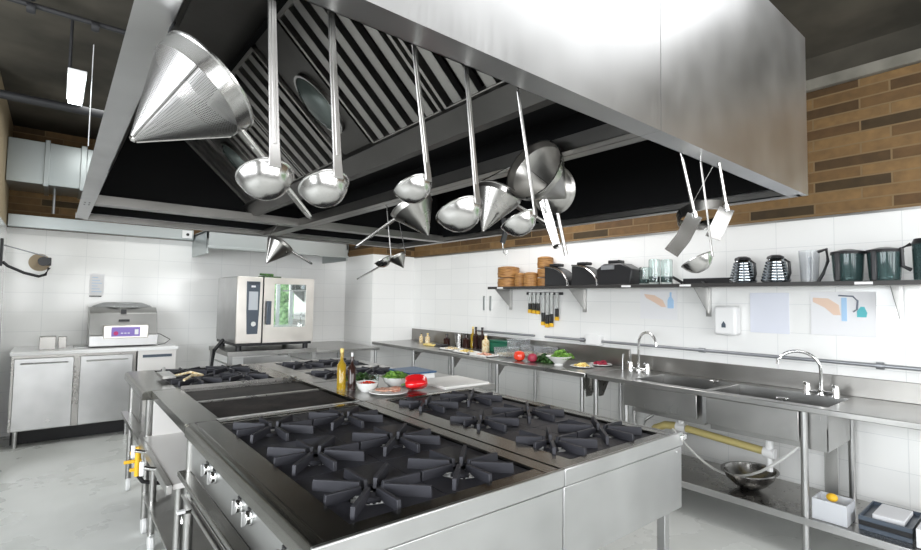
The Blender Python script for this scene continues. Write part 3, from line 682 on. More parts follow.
# ------------------------------------------------------------------ right side: long prep table, sink table
TX0, TX1 = 3.50, 4.195
t = thing('prep_table', 'long steel table against the right wall covered with ingredients', 'table', (3.85, 4.4, 0))
B().box(TX0, TX1, 2.60, 6.24, .862, .90).build('tabletop', 'steel', t, bev=.005)
B().box(4.172, 4.19, 2.60, 6.24, .90, 1.07).build('backsplash', 'hoodin', t, bev=.003)
for y in (2.66, 3.72, 4.45, 5.25):
    lg = B().cyl((3.54, y, 0), (3.54, y, .862), .019).build('leg', 'satin', t)
    B().prism([(3.55, .862), (3.70, .862), (3.60, .74), (3.55, .72)], 'y', y + .018, y + .022).build('gusset', 'darksteel', lg)
    B().cyl((4.12, y, 0), (4.12, y, .862), .019).build('leg', 'satin', t)
for y in (3.72, 5.25): B().cyl((3.54, y, .84), (4.12, y, .84), .014).build('brace', 'steel', t)
B().prism([(2.60, .862), (2.66, .862), (2.66, .70), (2.62, .73), (2.60, .80)], 'x', 3.60, 3.604).build('end_gusset', 'darksteel', t)
B().prism([(3.52, .862), (3.72, .862), (3.62, .70), (3.54, .70)], 'y', 2.615, 2.62).build('end_gusset', 'darksteel', t)

t = thing('sink_table', 'steel double sink table with long worktop and undershelf at right', 'sink', (3.85, 1.4, 0))
BY = [(2.20, 1.66), (1.57, .92)]      # bowl y ranges (far, near)
b = B().box(TX0, 3.58, .14, 2.58, .865, .90).box(4.05, TX1, .14, 2.58, .865, .90).box(3.58, 4.05, 2.20, 2.58, .865, .90).box(3.58, 4.05, 1.60, 1.64, .865, .90).box(3.58, 4.05, .14, .92, .865, .90)
b.build('worktop', 'steel', t, bev=.004)
B().box(4.172, 4.19, .14, 2.58, .90, 1.03).build('backsplash', 'hoodin', t, bev=.003)
for (y1, y0) in ((2.20, 1.64), (1.60, .92)):
    x0, x1, zb = 3.54, 4.05, .66 if y0 > 1.6 else .645
    b = B().box(x0 + .04, x0 + .045, y0, y1, zb, .895).box(x1 - .005, x1, y0, y1, zb, .895).box(x0 + .04, x1, y0, y0 + .005, zb, .895).box(x0 + .04, x1, y1 - .005, y1, zb, .895).box(x0 + .04, x1, y0, y1, zb - .01, zb)
    s = b.build('sink_bowl', 'steel', t)
    B().cyl((3.80, (y0 + y1) / 2, zb), (3.80, (y0 + y1) / 2, zb + .004), .035).build('drain', 'chrome', s)
B().box(3.51, 3.525, 1.665, 2.235, .70, .862).build('sink_apron', 'steel', t, bev=.003)
B().box(3.51, 3.525, 1.05, 1.60, .68, .862).build('sink_apron', 'steel', t, bev=.003)
B().box(3.512, 3.52, 1.60, 1.625, .68, .862).build('divider_post', 'satin', t)
for y in (2.52, 2.235, 1.03, .20):
    B().cyl((3.54, y, 0), (3.54, y, .865), .020).build('leg', 'satin', t)
for y in (2.52, .93, .20): B().cyl((4.12, y, 0), (4.12, y, .865), .020).build('leg', 'satin', t)
B().prism([(3.55, .865), (3.72, .865), (3.62, .72), (3.56, .72)], 'y', 2.50, 2.504).build('gusset', 'darksteel', t)
B().box(3.52, 4.14, .16, 2.56, .205, .24).build('undershelf', 'darksteel', t, bev=.003)
B().box(3.508, 3.522, .16, 2.56, .20, .243).build('shelf_edge', 'satin', t, bev=.002)
B().box(3.80, 3.806, .93, 1.0, .24, .64).build('back_plate', 'steel', t)

def faucet(loc, lab, mir=1, H=.23, R=.085, sweep=.93):
    t = thing('faucet', lab, 'faucet', loc)
    x, y, z = loc
    pts = [(x, y, z + .02)]
    pts += [(x, y, z + .1), (x, y, z + H)]
    for k in range(1, 13):
        a = PI * k / 12 * sweep
        pts.append((x - (R - R * math.cos(a)) * .35, y - (R - R * math.cos(a)) * 1.0 * mir, z + H + R * math.sin(a)))
    l = pts[-1]; pts.append((l[0], l[1] - .004 * mir, l[2] - .03))
    B().tube(pts, .011, seg=12).build('spout', 'chrome', t)
    B().lathe([(.022, 0), (.022, .03), (.014, .045), (0, .045)], Matrix.Translation((x, y, z)), 16).build('base', 'chrome', t)
    B().box(x - .018, x + .018, y - .085, y + .085, z + .012, z + .035).build('bridge', 'chrome', t, bev=.006)
    for d in (-.08, .08):
        v = B().lathe([(.024, 0), (.020, .05), (.016, .075), (0, .08)], Matrix.Translation((x, y + d, z)), 16).build('valve', 'chrome', t)
        B().box(x - .045, x + .01, y + d - .007, y + d + .007, z + .072, z + .084).cyl((x - .04, y + d, z + .078), (x - .05, y + d, z + .078), .012).build('handle', 'chrome', v, bev=.003)
    return t
faucet((4.0, 2.40, .90), 'gooseneck chrome faucet above the far sink bowl', 1, .25, .10)
faucet((4.0, 1.06, .90), 'gooseneck chrome faucet at the near end of the double sink', -1, .17, .12, .85)
for i, (x, y, lb) in enumerate(((3.98, 1.75, 'chrome sink plug lever in the far sink bowl rim'), (3.62, 1.17, 'chrome sink plug lever by the near sink bowl'))):
    tag(B().box(x - .02, x + .02, y - .03, y + .03, .905, .915).cyl((x, y, .88), (x, y, .91), .008).build('sink_lever', 'chrome', bev=.004), lb, 'lever')
# drain plumbing below the sinks
t = thing('drain_pipe', 'yellowed horizontal drain pipe under the sinks', 'pipe', (3.8, 1.7, .52))
B().cyl((3.8, 1.88, .545), (3.8, 1.34, .505), .027).build('pipe', 'yellowpipe', t)
for y, z in ((1.92, .55), (1.31, .50)): B().cyl((3.8, y + .035, z + .002), (3.8, y - .035, z - .002), .037).cyl((3.8, y, z), (3.8, y, .66), .025).build('trap', 'white', t)
B().tube([(3.8, 1.95, .55), (3.8, 2.05, .54), (3.8, 2.13, .50), (3.85, 2.2, .44)], .030).build('elbow', 'yellowpipe', t)
B().cyl((3.8, 1.31, .50), (3.8, 1.31, .38), .02).build('trap', 'white', t)
pts = [(3.78, 1.98 - 1.0 * u, .53 - .33 * math.sin(PI * u) * (1 - .25 * u) + .25 * u * u) for u in [k / 16 for k in range(17)]]
tag(B().tube(pts, .009, seg=8).build('water_hose', 'hose'), 'thin white hose sagging under the sinks', 'hose')
tag(B().tube([(4.1, 2.26, .66), (3.95, 2.2, .60), (3.9, 2.28, .52), (3.9, 2.3, .45)], .012, seg=8).build('supply_hose', 'steel'), 'braided supply hose at the far end of the sink table', 'hose')

# wall pipe
t = thing('wall_pipe', 'grey pipe running along the tiled wall above the worktops', 'pipe', (4.17, 2.5, 1.12))
for y0, y1 in ((4.75, 3.78), (3.62, 3.09), (2.89, .2)): B().cyl((4.165, y0, 1.12), (4.165, y1, 1.12), .013).build('pipe', 'pipegrey', t)
B().box(4.15, 4.198, 2.90, 3.08, 1.08, 1.175).build('junction_box', 'white', t, bev=.006)
B().cyl((4.165, 3.15, 1.12), (4.165, 3.11, 1.12), .022).build('coupling', 'pipegrey', t)
B().cyl((4.165, .80, 1.12), (4.165, .76, 1.12), .024).cyl((4.165, 1.95, 1.12), (4.165, 1.90, 1.12), .019).build('coupling', 'pipegrey', t)

# wall shelf
t = thing('wall_shelf', 'long steel wall shelf above the sinks', 'shelf', (4.05, 2.4, 1.63))
B().box(3.905, 4.195, .25, 4.27, 1.637, 1.662).build('shelf_board', 'darksteel', t)
M['edge'] = mat('dark_shelf_edge', (.045, .043, .042), .45, .3)
B().box(3.898, 3.905, .25, 4.27, 1.634, 1.663).build('front_edge', 'edge', t, bev=.002)
for y in (4.18, 3.12, 1.88, .68):
    B().prism([(4.195, 1.635), (3.93, 1.635), (4.185, 1.42), (4.195, 1.42)], 'y', y - .002, y + .002).box(4.185, 4.197, y - .02, y + .02, 1.40, 1.635).build('bracket', 'steel', t)
for y in (4.06, 2.55, 1.9, 2.9, .76): pass
for i, (y, lb) in enumerate(((4.06, 'left end, under the bamboo steamers'), (2.46, 'under the black box'), (1.93, 'above the soap dispenser'), (.80, 'under the processor jugs'))):
    tag(B().box(3.892, 3.898, y - .045, y + .045, 1.64, 1.656).build('shelf_label', 'label'), 'white sticker on the shelf edge, ' + lb, 'label')

SZ = 1.662
def steamer(x, y, r, n, lab, lidded=True, h=.055):
    t = thing('bamboo_steamer', lab, 'steamer', (x, y, SZ), 'bamboo steamers on the wall shelf')
    for k in range(n):
        B().lathe([(0, 0), (r, 0), (r, h - .01), (r - .008, h - .01), (r - .008, .01), (0, .01)], Matrix.Translation((x, y, SZ + k * h)), 28).lathe([(r + .003, h * .3), (r + .003, h * .55), (r, h * .55), (r, h * .3)], Matrix.Translation((x, y, SZ + k * h)), 28).build('basket', 'bamboo', t)
    B().lathe([(0, .022), (r * .6, .02), (r, .008), (r, -.012), (0, -.012)], Matrix.Translation((x, y, SZ + n * h + .004)), 28).build('lid', 'bamboo', t)
    return t
steamer(4.03, 4.06, .125, 2, 'wide two-tier bamboo steamer at the left end of the wall shelf', h=.105)
steamer(4.0, 3.84, .065, 1, 'small bamboo steamer left of the other small one', h=.13)
steamer(3.99, 3.68, .075, 1, 'small bamboo steamer right of the other small one', h=.13)
steamer(4.09, 3.56, .085, 3, 'tall stack of bamboo steamer baskets next to the black domes', h=.10)
def domelid(x, y, lab):
    t = thing('waffle_maker', lab, 'appliance', (x, y, SZ), 'black domed appliances on the wall shelf')
    pr = [(y + .15, SZ)] ; n = 12
    pr = [(y + .13, SZ)] + [(y + .13 - .30 * math.sin(PI / 2 * k / n), SZ + .21 * math.cos(PI / 2 * k / n)) for k in range(n + 1)]
    B().prism(pr, 'x', x - .09, x + .09).build('body', 'black', t, bev=.01)
    pts = [(x - .095, y + .12 - .30 * math.sin(PI / 2 * k / n), SZ + .20 * math.cos(PI / 2 * k / n)) for k in range(n + 1)]
    B().tube(pts, .010, seg=8).build('rim_band', 'chrome', t)
    B().box(x - .05, x + .05, y - .02, y + .10, SZ + .205, SZ + .235).build('handle', 'black', t, bev=.01)
domelid(4.05, 3.33, 'black domed machine with silver rim beside the bamboo stack')
domelid(4.05, 2.98, 'black domed machine with silver rim left of the boxy black one')
t = thing('mixer_base', 'boxy black machine with grey label left of the glass jars', 'appliance', (4.05, 2.63, SZ))
B().prism([(2.80, SZ), (2.82, SZ + .15), (2.74, SZ + .20), (2.55, SZ + .20), (2.44, SZ + .14), (2.46, SZ)], 'x', 3.96, 4.14).build('body', 'black', t, bev=.012)
B().box(3.952, 3.962, 2.62, 2.76, SZ + .145, SZ + .185).build('label_plate', 'pipegrey', t)
B().box(4.0, 4.1, 2.60, 2.72, SZ + .20, SZ + .235).build('knob', 'black', t, bev=.01)
t0 = thing('glass_jar', 'short glass jar at the left of the three jars on the wall shelf', 'jar', (0, 0, 0), 'clear glass jars on the wall shelf')
B().lathe([(0, 0), (.045, 0), (.048, .01), (.048, .12), (.044, .125), (.044, .012), (0, .01)], None, 24).build('glass_body', 'glass', t0)
B().lathe([(.0, .012), (.043, .012), (.043, .04), (0, .04)], None, 20).build('contents', 'smoke', t0)
t0.location = (4.04, 2.36, SZ); t0.scale = (1.1, 1.1, 1.25)
t = dup(t0, (4.0, 2.25, SZ), 'taller glass jar in the middle of the three jars on the wall shelf'); t.scale = (1.0, 1.0, 1.75)
t = dup(t0, (4.02, 2.15, SZ), 'tall glass jar at the right of the three jars on the wall shelf'); t.scale = (1.0, 1.0, 1.7)
tag(B().prism([(1.98, SZ), (1.82, SZ), (1.84, SZ + .02), (1.98, SZ + .025)], 'x', 3.97, 4.02).cyl((3.99, 2.08, SZ + .06), (3.99, 2.0, SZ + .012), .012).build('black_ladle', 'black'), 'low black utensil lying behind the hanging ladle on the shelf', 'utensil')
tag(B().box(4.08, 4.17, 1.66, 2.04, SZ, SZ + .05).build('black_tray', 'black', bev=.004), 'long low black tray on the shelf left of the silver jugs', 'tray')
M['jugsteel'] = mat('dark_mirror_steel', (.30, .33, .36), .12, 1.0)
def jug(x, y, lab):
    t = thing('insulated_jug', lab, 'jug', (x, y, SZ), 'silver insulated jugs on the wall shelf')
    pr = [(.058, 0)]
    for k in range(7):
        z = .008 + k * .016; r = .068 - k * .0036; pr += [(r, z), (r + .0012, z + .004), (r + .0012, z + .011), (r - .0012, z + .014)]
    pr += [(.040, .124), (.036, .135), (0, .135)]
    B().lathe([(0, 0)] + pr, Matrix.Translation((x, y, SZ)), 28).build('body', 'jugsteel', t)
    B().lathe([(0, .155), (.022, .154), (.038, .146), (.042, .134), (0, .134)], Matrix.Translation((x, y, SZ)), 20).build('lid', 'black', t)
    B().tube([(x - .02, y - .05, SZ + .125), (x - .03, y - .072, SZ + .11), (x - .03, y - .076, SZ + .05), (x - .015, y - .062, SZ + .02)], .007).build('handle', 'black', t)
jug(4.0, 1.54, 'ribbed silver jug with black lid, left of the pair')
jug(4.0, 1.32, 'ribbed silver jug with black lid, right of the pair')
t = thing('plastic_pitcher', 'clear plastic pitcher with dark handle left of the processor jugs', 'pitcher', (4.02, 1.11, SZ))
B().lathe([(0, 0), (.05, 0), (.062, .19), (.06, .19), (.048, .008), (0, .008)], Matrix.Translation((4.02, 1.12, SZ)), 24).build('jug_body', 'clear', t)
B().tube([(4.0, 1.06, SZ + .18), (3.98, 1.01, SZ + .19), (3.97, 1.0, SZ + .12), (3.98, 1.03, SZ + .05), (3.98, 1.06, SZ + .0)], .010).build('handle', 'black', t)
B().cyl((4.0, 1.11, SZ + .01), (4.0, 1.11, SZ + .15), .012).build('stirrer', 'slate', t)
def procjug(x, y, lab):
    t = thing('processor_jug', lab, 'food processor', (x, y, SZ), 'food processor bowls on the wall shelf')
    B().lathe([(0, .0), (.065, 0), (.07, .02), (.078, .15), (.075, .15), (.067, .022), (0, .01)], Matrix.Translation((x, y, SZ)), 28).build('bowl', 'smoke', t)
    B().lathe([(0, .175), (.03, .172), (.082, .16), (.084, .145), (0, .145)], Matrix.Translation((x, y, SZ)), 28).build('lid', 'black', t)
    B().box(x - .085, x - .06, y + .02, y + .045, SZ, SZ + .155).build('handle', 'black', t, bev=.006)
    B().lathe([(0, .05), (.04, .045), (.05, .01), (0, .01)], Matrix.Translation((x, y, SZ)), 20).build('blade_hub', 'chrome', t)
procjug(4.0, .90, 'smoked processor bowl with flat black lid, left one')
procjug(4.0, .715, 'smoked processor bowl with flat black lid, right one')
t = thing('blender_jug', 'glass jug with thick black handle at the right picture edge', 'jug', (4.0, .55, SZ))
B().lathe([(0, 0), (.055, 0), (.06, .2), (.057, .2), (.052, .01), (0, .01)], Matrix.Translation((4.02, .53, SZ)), 24).build('glass_body', 'smoke', t)
B().tube([(3.99, .59, SZ + .20), (3.97, .63, SZ + .18), (3.97, .625, SZ + .08), (3.99, .59, SZ + .06)], .011).build('handle', 'black', t)
B().lathe([(0, .235), (.05, .23), (.064, .2), (0, .2)], Matrix.Translation((4.02, .53, SZ)), 24).build('lid', 'black', t)

for o in [k for k in bpy.data.objects if k.name.startswith(('insulated_jug', 'processor_jug', 'plastic_pitcher', 'blender_jug'))]:
    o.scale = {'ins': (1.35, 1.35, 1.3), 'pro': (1.12, 1.12, 1.22), 'pla': (1.0, 1.0, 1.15), 'ble': (1, 1, 1.1)}[o.name[:3]]
# knife rack
t = thing('magnetic_rack', 'short black magnetic strip under the wall shelf', 'rack', (4.19, 3.65, 1.59))
B().box(4.180, 4.197, 3.40, 3.92, 1.575, 1.605).build('strip', 'black', t, bev=.003)
KN = [(3.86, .12, .07, 0), (3.80, .12, .075, 0), (3.74, .12, .08, 1), (3.665, .22, .10, 1), (3.605, .24, .10, 1), (3.545, .23, .10, 1), (3.47, .17, .09, 1)]
for i, (y, bl, hl, ye) in enumerate(KN):
    lb = ['small knife at the far left of the magnetic strip', 'small knife, second from left on the magnetic strip', 'small knife, third from left on the magnetic strip', 'long knife left of the middle of the strip',
          'longest knife with yellow butt, middle of the strip', 'long knife right of the longest one', 'knife at the right end of the magnetic strip'][i]
    t = thing('kitchen_knife', lb, 'knife', (4.17, y, 1.59), 'knives hanging on the magnetic strip')
    B().prism([(y - .024, 1.60), (y + .020, 1.60), (y + .020, 1.60 - bl), (y - .020, 1.60 - bl)], 'x', 4.176, 4.179).build('blade', 'satin', t)
    B().box(4.168, 4.186, y - .021, y + .021, 1.60 - bl - hl, 1.60 - bl).build('handle', 'black', t, bev=.004)
    B().box(4.167, 4.187, y - .025, y + .025, 1.60 - bl - hl - .04, 1.60 - bl - hl).build('butt_cap', 'yellow', t, bev=.004)
# posters, dispenser, hooks
t = thing('hygiene_poster', 'hand-washing poster with hand and blue soap bottle, left of the dispenser', 'poster', (4.19, 2.32, 1.5))
B().box(4.193, 4.198, 2.15, 2.50, 1.36, 1.625).build('sheet', 'paper', t)
B().prism([(2.46, 1.585), (2.36, 1.575), (2.28, 1.53), (2.25, 1.47), (2.29, 1.47), (2.36, 1.51), (2.44, 1.55)], 'x', 4.190, 4.193).build('printed_hand', 'skin', t)
B().prism([(2.235, 1.46), (2.18, 1.46), (2.18, 1.53), (2.20, 1.56), (2.22, 1.56), (2.235, 1.53)], 'x', 4.190, 4.193).box(4.190, 4.193, 2.20, 2.215, 1.56, 1.60).build('printed_bottle', 'pblue', t)
t = thing('blank_poster', 'faint laminated sheet right of the soap dispenser', 'poster', (4.19, 1.43, 1.45))
M['lam'] = mat('laminated_sheet', (.72, .74, .82), .25)
B().box(4.194, 4.198, 1.30, 1.565, 1.29, 1.595).build('sheet', 'lam', t)
t = thing('hygiene_poster', 'hand-washing poster with hand under a tap, below the right end of the shelf', 'poster', (4.19, 1.0, 1.45))
B().box(4.193, 4.198, .80, 1.165, 1.30, 1.60).build('sheet', 'paper', t)
B().prism([(1.15, 1.56), (1.06, 1.555), (1.00, 1.51), (.99, 1.44), (1.03, 1.44), (1.08, 1.49), (1.15, 1.53)], 'x', 4.190, 4.193).build('printed_hand', 'skin', t)
B().box(4.190, 4.193, .955, .985, 1.40, 1.56).build('printed_water', 'pblue', t)
B().tube([(4.191, 1.0, 1.575), (4.191, .92, 1.57), (4.191, .895, 1.54), (4.191, .90, 1.48), (4.191, .92, 1.465)], .006, seg=6).build('printed_tap', 'pgrey', t)
B().prism([(.90, 1.43), (.85, 1.43), (.845, 1.46), (.86, 1.50), (.88, 1.50), (.90, 1.47)], 'x', 4.190, 4.193).build('printed_bottle', 'pteal', t)
t = thing('soap_dispenser', 'white soap dispenser mounted on the tiled wall', 'dispenser', (4.15, 1.71, 1.25))
B().box(4.09, 4.198, 1.63, 1.80, 1.26, 1.49).build('housing', 'white', t, bev=.02)
B().prism([(1.735, 1.32), (1.705, 1.32), (1.705, 1.345), (1.72, 1.37), (1.735, 1.345)], 'x', 4.086, 4.09).build('level_window', 'slate', t)
t = thing('wall_hooks', 'two faint grey hook strips on the tiles left of the shelf', 'hook', (4.19, 4.6, 1.5))
for y in (4.66, 4.54): B().box(4.188, 4.198, y - .012, y + .012, 1.38, 1.56).build('strip', 'alu', t, bev=.002)

# ------------------------------------------------------------------ things on the undershelf
t = thing('mixing_bowl', 'steel mixing bowl tilted on the undershelf below the sinks', 'bowl', (3.77, 1.42, .24))
bm = Matrix.Translation((3.77, 1.42, .245)) @ Matrix.Rotation(math.radians(-3), 4, 'Y') @ Matrix.Rotation(math.radians(-2), 4, 'X')
B().lathe([(0, 0), (.06, 0), (.10, .025), (.145, .07), (.165, .115), (.178, .118), (.178, .121), (.160, .120), (.141, .074), (.097, .030), (.06, .005), (0, .005)], bm, 40).build('bowl', 'polish', t)
t = thing('plastic_tub', 'translucent white tub with a yellow item on the undershelf', 'tub', (3.62, .9, .24))
b = B().box(3.55, 3.72, .83, 1.0, .242, .25).box(3.55, 3.556, .83, 1.0, .25, .36).box(3.714, 3.72, .83, 1.0, .25, .36).box(3.556, 3.714, .83, .836, .25, .36).box(3.556, 3.714, .994, 1.0, .25, .36)
M['tub'] = mat('translucent_tub', (.80, .82, .86), .3, 0, .3)
b.build('tub_body', 'tub', t)
tag(B().sph((3.63, .92, .365), .03, (1, 1, .8)).build('lemon', 'yellow'), 'yellow lemon in the translucent white tub', 'lemon')
tag(B().box(3.57, 3.70, .85, .98, .251, .32).build('ice_block', 'white', bev=.01), 'white wrapped block inside the translucent tub', 'package')
for k in range(3):
    b = B().box(3.60, 3.93, .56, .79, .241 + .026 * k, .245 + .026 * k)
    for q in ((3.60, 3.606, .56, .79), (3.924, 3.93, .56, .79), (3.606, 3.924, .56, .566), (3.606, 3.924, .784, .79)): b.box(*q, .245 + .026 * k, .2655 + .026 * k)
    tag(b.build('baking_tray', 'slate' if k != 1 else 'black', bev=.001), ('bottom', 'middle', 'top')[k] + ' dark tray of the stack right of the plastic tub', 'tray', 'dark trays stacked on the undershelf')
tag(B().box(3.66, 3.90, .60, .74, .298, .325).build('folded_paper', 'paper', bev=.004), 'white folded paper on the dark trays', 'paper')
tag(B().box(3.56, 3.80, .40, .54, .242, .34).build('carton', 'paper', bev=.003), 'white carton at the lower right corner on the undershelf', 'carton')
tag(B().box(3.82, 3.95, .42, .54, .242, .31).build('carton', 'cream', bev=.003), 'small cream carton behind the white carton', 'carton')

# ------------------------------------------------------------------ ingredients on the prep counter
CZ = ZT - .002
def bottle(name, x, y, z, r, h, m, capm, lab, cat='bottle', neck=.35):
    t = thing(name, lab, cat, (x, y, z))
    B().lathe([(0, 0), (r, 0), (r, h * .60), (r * neck * 1.1, h * .70), (r * neck, h * .9), (0, h * .9)], Matrix.Translation((x, y, z)), 20).build('bottle_body', m, t)
    B().lathe([(0, h * .9), (r * neck * 1.25, h * .9), (r * neck * 1.25, h), (0, h)], Matrix.Translation((x, y, z)), 14).build('cap', capm, t)
    return t
def bowl(name, x, y, z, r, h, lab, m='ceramic', cat='bowl'):
    t = thing(name, lab, cat, (x, y, z))
    B().lathe([(0, 0), (r * .5, 0), (r * .8, h * .4), (r, h), (r * .96, h), (r * .75, h * .45), (r * .45, h * .12), (0, h * .12)], Matrix.Translation((x, y, z)), 32).build('bowl_body', m, t)
    return t
def leaves(cx, cy, cz, r, n, m, name, lab, cat='salad', h=.5, size=.03, kind=None):
    b = B()
    for k in range(n):
        a = random.uniform(0, 2 * PI); q = r * math.sqrt(random.random()); z = cz + random.uniform(0, h * r) * (1 - (q / r) ** 2)
        mt = Matrix.Translation((cx + q * math.cos(a), cy + q * math.sin(a), z)) @ Matrix.Rotation(random.uniform(0, 2 * PI), 4, 'Z') @ Matrix.Rotation(random.uniform(-.9, .9), 4, 'X')
        s = size * random.uniform(.7, 1.3); w = s * .55
        vs = [b.bm.verts.new(mt @ Vector(p)) for p in ((-s, 0, 0), (-s * .3, w, s * .25), (s * .5, w * .8, s * .2), (s, 0, -s * .1), (s * .5, -w * .8, s * .25), (-s * .3, -w, s * .2), (0, 0, 0))]
        for i in range(6): b.bm.faces.new((vs[i], vs[(i + 1) % 6], vs[6]))
    return tag(b.build(name, m, solid=.0015), lab, cat, kind=kind)
bottle('oil_bottle', 1.50, 3.07, CZ, .030, .27, 'oil', 'cheese', 'golden oil bottle on the prep counter corner')
bottle('vinegar_bottle', 1.545, 3.01, CZ, .027, .245, 'vin', 'satin', 'dark vinegar bottle right beside the oil bottle')
bowl('food_bowl', 1.605, 2.91, CZ, .075, .06, 'white bowl of chopped red radish in front of the bottles')
leaves(1.605, 2.91, CZ + .05, .05, 60, 'tomato', 'chopped_radish', 'chopped red radish heaped in the front white bowl', 'vegetable', .3, .011, 'stuff')
t = thing('drinking_glass', 'clear glass behind the white radish bowl', 'glass', (1.70, 2.99, CZ))
B().lathe([(0, 0), (.028, 0), (.034, .09), (.032, .09), (.026, .006), (0, .006)], Matrix.Translation((1.70, 2.99, CZ)), 24).build('glass_body', 'glass', t)
t = thing('plate', 'white plate of sliced ham at the counter edge', 'plate', (1.70, 2.74, CZ))
B().lathe([(0, 0), (.08, 0), (.125, .014), (.125, .018), (.08, .006), (0, .006)], Matrix.Translation((1.68, 2.765, CZ)), 36).build('plate_body', 'ceramic', t)
for k in range(7):
    a = k * .9; x, y = 1.68 + .05 * math.cos(a), 2.765 + .045 * math.sin(a)
    tag(B().lathe([(0, .004), (.035, .004), (.04, 0), (.035, -.003), (0, -.003)], Matrix.Translation((x, y, CZ + .016 + k * .0035)) @ Matrix.Rotation(.15, 4, 'X') @ Matrix.Diagonal((1, .7, 1, 1)), 16).build('ham_slice', 'meat'), 'folded slice of ham on the white plate', 'ham', 'ham slices on the plate')
bowl('salad_bowl', 1.87, 2.98, CZ, .10, .065, 'large white bowl of mixed green salad')
leaves(1.87, 2.98, CZ + .06, .085, 120, 'leaf', 'green_salad', 'green salad leaves in the large white bowl', 'salad', .45, .025, 'stuff')
leaves(1.74, 3.26, CZ + .02, .12, 160, 'leafdark', 'herb_bunch', 'dark green herbs behind the salad bowl', 'herbs', .35, .022, 'stuff')
t = thing('red_pepper', 'glossy red bell pepper at the edge of the prep counter', 'pepper', (1.90, 2.72, CZ))
b = B(); seg = 40; rings = []
pm = Matrix.Translation((1.875, 2.745, CZ + .055)) @ Matrix.Diagonal((1.15, 1.15, .86, 1)) @ Matrix.Rotation(math.radians(-40), 4, 'Z') @ Matrix.Rotation(math.radians(80), 4, 'Y') @ Matrix.Rotation(.6, 4, 'Z') @ Matrix.Scale(1.2, 4)
for (r, z) in [(.004, -.040), (.018, -.048), (.036, -.045), (.046, -.028), (.047, 0), (.044, .025), (.036, .045), (.022, .054), (.004, .048)]:
    rings.append([b.bm.verts.new(pm @ Vector((r * (1 + .17 * math.cos(3 * 2 * PI * k / seg)) * math.cos(2 * PI * k / seg), r * (1 + .17 * math.cos(3 * 2 * PI * k / seg)) * math.sin(2 * PI * k / seg), z))) for k in range(seg)])
for A, C in zip(rings, rings[1:]):
    for k in range(seg): b.bm.faces.new((A[k], A[(k + 1) % seg], C[(k + 1) % seg], C[k]))
b.bm.faces.new(rings[0]); b.bm.faces.new(rings[-1])
b.build('pepper_body', 'red', t)
B().tube([pm @ Vector((0, 0, -.042)), pm @ Vector((.004, 0, -.062)), pm @ Vector((.010, 0, -.072))], .005).build('stem', 'green', t)
t = thing('food_container', 'white container with blue lid beside the salad bowl', 'container', (2.22, 3.2, CZ))
B().box(2.03, 2.25, 3.04, 3.32, CZ, CZ + .055).build('tub', 'white', t, bev=.008)
B().box(2.02, 2.26, 3.03, 3.33, CZ + .055, CZ + .068).build('lid', 'bluebox', t, bev=.004)
tag(B().box(2.06, 2.46, 2.66, 3.04, CZ, CZ + .018).build('cutting_board', 'board', bev=.004), 'upper white cutting board on the right of the prep counter', 'cutting board')

# ------------------------------------------------------------------ ingredients on the long table
bottle('spice_bottle', 4.04, 5.80, .9, .03, .13, 'cream', 'black', 'pale spice bottle at the far left end of the long table')
bottle('spice_bottle', 4.02, 5.62, .9, .035, .14, 'cream', 'cheese', 'second pale spice bottle, right of the far left one')
tag(B().box(3.80, 3.98, 5.18, 5.42, .90, .925).build('cheese_block', 'cheese', bev=.008), 'flat yellow cheese beside the spice bottles', 'cheese')
bottle('herb_jar', 4.07, 5.25, .9, .045, .15, 'vin', 'black', 'squat dark jar near the tall steel pot')
t = thing('steel_pot', 'tall steel pot among the dark jars on the long table', 'pot', (4.08, 5.0, .9))
B().lathe([(0, 0), (.06, 0), (.06, .17), (.057, .17), (.057, .005), (0, .005)], Matrix.Translation((4.08, 5.0, .9)), 28).build('pot_body', 'polish', t)
bottle('dark_jar', 4.08, 4.86, .9, .045, .18, 'vin', 'black', 'dark round jar right of the tall steel pot')
bottle('sauce_bottle', 4.12, 4.72, .9, .036, .27, 'vin', 'black', 'tall dark sauce bottle, left of the pair')
bottle('sauce_bottle', 4.12, 4.60, .9, .036, .27, 'vin', 'black', 'tall dark sauce bottle, right of the pair')
bottle('oil_bottle', 4.14, 4.80, .9, .03, .27, 'oil', 'cheese', 'slim pale oil bottle behind the dark jar')
bottle('squeeze_bottle', 3.98, 4.38, .9, .045, .21, 'cream', 'white', 'beige squeeze bottle in the middle of the long table')
t = thing('green_box', 'dark green box behind the beige squeeze bottle', 'box', (4.05, 3.75, .9))
M['dgreen'] = mat('dark_green_plastic', (.01, .12, .07), .35)
B().box(4.02, 4.15, 4.05, 4.36, .9, 1.02).build('box_body', 'dgreen', t, bev=.01)
B().box(4.01, 4.16, 4.03, 4.38, 1.02, 1.04).build('lid', 'dgreen', t, bev=.004)
def tray_food(x, y, lab, m='cream', name='food_tray'):
    t = thing(name, lab, 'tray', (x, y, .9))
    B().box(x - .09, x + .09, y - .14, y + .14, .9, .908).box(x - .09, x - .082, y - .14, y + .14, .9, .922).box(x + .082, x + .09, y - .14, y + .14, .9, .922).box(x - .09, x + .09, y - .14, y - .132, .9, .922).box(x - .09, x + .09, y + .132, y + .14, .9, .922).build('tray_body', 'board', t)
    leaves(x, y, .912, .085, 60, m, 'chopped_food', 'chopped food on the ' + lab.split(',')[0], 'food', .3, .018, 'stuff')
tray_food(3.74, 4.72, 'white tray nearest the spices, table front')
tray_food(3.68, 4.38, 'white tray in front of the dark jars, table front', 'cheese')
tray_food(3.64, 4.03, 'white tray in front of the squeeze bottle, table front', 'meat')
tag(B().prism([(3.80, .901), (4.0, .901), (3.95, .93), (3.86, .935)], 'y', 5.05, 5.30).build('dark_cloth', 'black', bev=.01), 'dark folded cloth on the long table by the squat jar', 'cloth')
